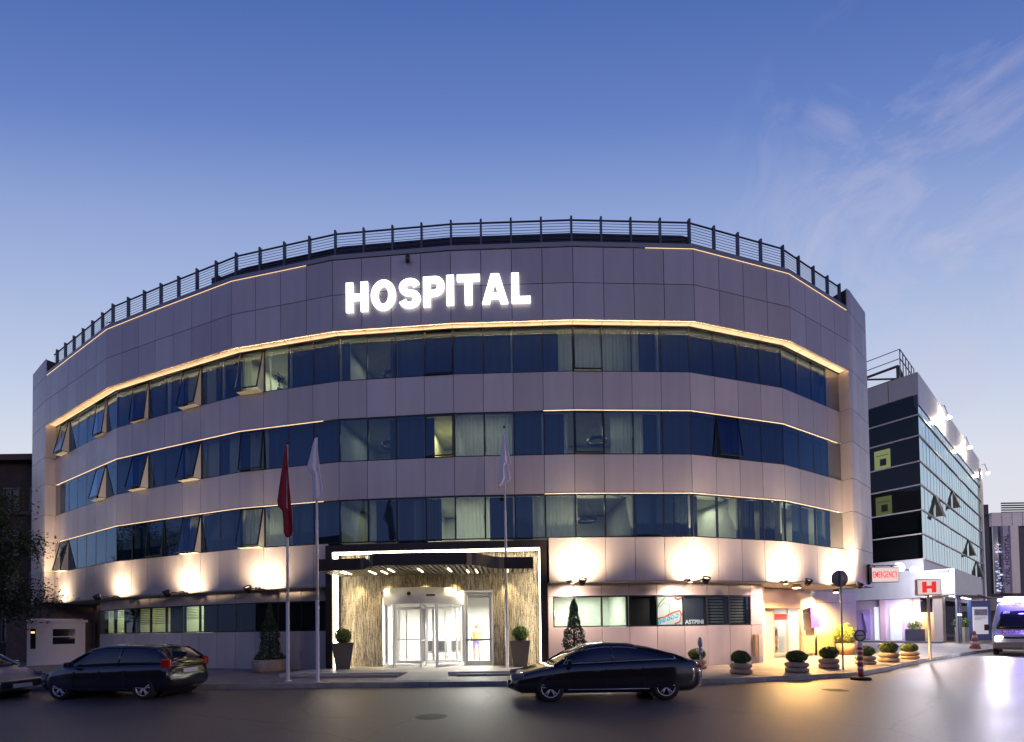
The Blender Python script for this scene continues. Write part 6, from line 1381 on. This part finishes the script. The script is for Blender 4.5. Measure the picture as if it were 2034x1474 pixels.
# thin cirrus low at the right
mp = n.new('ShaderNodeMapping'); mp.inputs['Scale'].default_value = (3.0, 3.0, 3.6); mp.inputs['Rotation'].default_value = (.1, .9, .6); l.new(tc.outputs['Generated'], mp.inputs[0])
nz = n.new('ShaderNodeTexNoise'); nz.inputs['Scale'].default_value = 2.3; nz.inputs['Detail'].default_value = 9; nz.inputs['Roughness'].default_value = .62; nz.inputs['Distortion'].default_value = 1.2; l.new(mp.outputs[0], nz.inputs['Vector'])
dt = n.new('ShaderNodeVectorMath'); dt.operation = 'DOT_PRODUCT'; l.new(tc.outputs['Generated'], dt.inputs[0]); dcl = Vector(ray(1850, 470)).normalized(); dt.inputs[1].default_value = dcl
ms = n.new('ShaderNodeMapRange'); ms.inputs['From Min'].default_value = .945; ms.inputs['From Max'].default_value = 1.0; l.new(dt.outputs['Value'], ms.inputs[0])
nr = n.new('ShaderNodeMapRange'); nr.inputs['From Min'].default_value = .46; nr.inputs['From Max'].default_value = .75; l.new(nz.outputs['Fac'], nr.inputs[0])
cf = M_('MULTIPLY', M_('MULTIPLY', nr.outputs[0], ms.outputs[0]), .5)
cm = n.new('ShaderNodeMixRGB'); l.new(cf, cm.inputs[0]); l.new(rp.outputs[0], cm.inputs[1]); cm.inputs[2].default_value = (*lin((212, 205, 226)), 1)
# the sky texture supplies a share of the light
sc_ = n.new('ShaderNodeVectorMath'); sc_.operation = 'SCALE'; sc_.inputs['Scale'].default_value = .25; l.new(sky.outputs[0], sc_.inputs[0])
mx = n.new('ShaderNodeMixRGB'); mx.inputs[0].default_value = .06; l.new(cm.outputs[0], mx.inputs[1]); l.new(sc_.outputs[0], mx.inputs[2])
by = n.new('ShaderNodeMapRange'); by.inputs['From Min'].default_value = .25; by.inputs['From Max'].default_value = -.35; l.new(Y_, by.inputs[0])
bm_ = n.new('ShaderNodeMixRGB'); bm_.blend_type = 'MULTIPLY'; l.new(by.outputs[0], bm_.inputs[0]); l.new(mx.outputs[0], bm_.inputs[1]); bm_.inputs[2].default_value = (.37, .4, .62, 1); l.new(bm_.outputs[0], bg.inputs[0]); bg.inputs[1].default_value = 1.0
light('warm_fill', 'SUN', (40, -40, 30), .24, (1, .7, .52), (-.75, .66, -.11), angle=R(2))  # warm fill added after sunset in place of street light on the facade

# ================================================================== render settings
sc.view_settings.view_transform = 'Standard'; sc.view_settings.look = 'None'; sc.view_settings.exposure = 0; sc.view_settings.gamma = 1
sc.cycles.use_denoising = True; sc.cycles.max_bounces = 8; sc.cycles.diffuse_bounces = 3; sc.cycles.glossy_bounces = 4; sc.cycles.transparent_max_bounces = 12; sc.cycles.transmission_bounces = 6
sc.cycles.sample_clamp_indirect = 4; sc.cycles.caustics_reflective = False; sc.cycles.caustics_refractive = False; sc.cycles.blur_glossy = .5; sc.cycles.use_light_tree = True
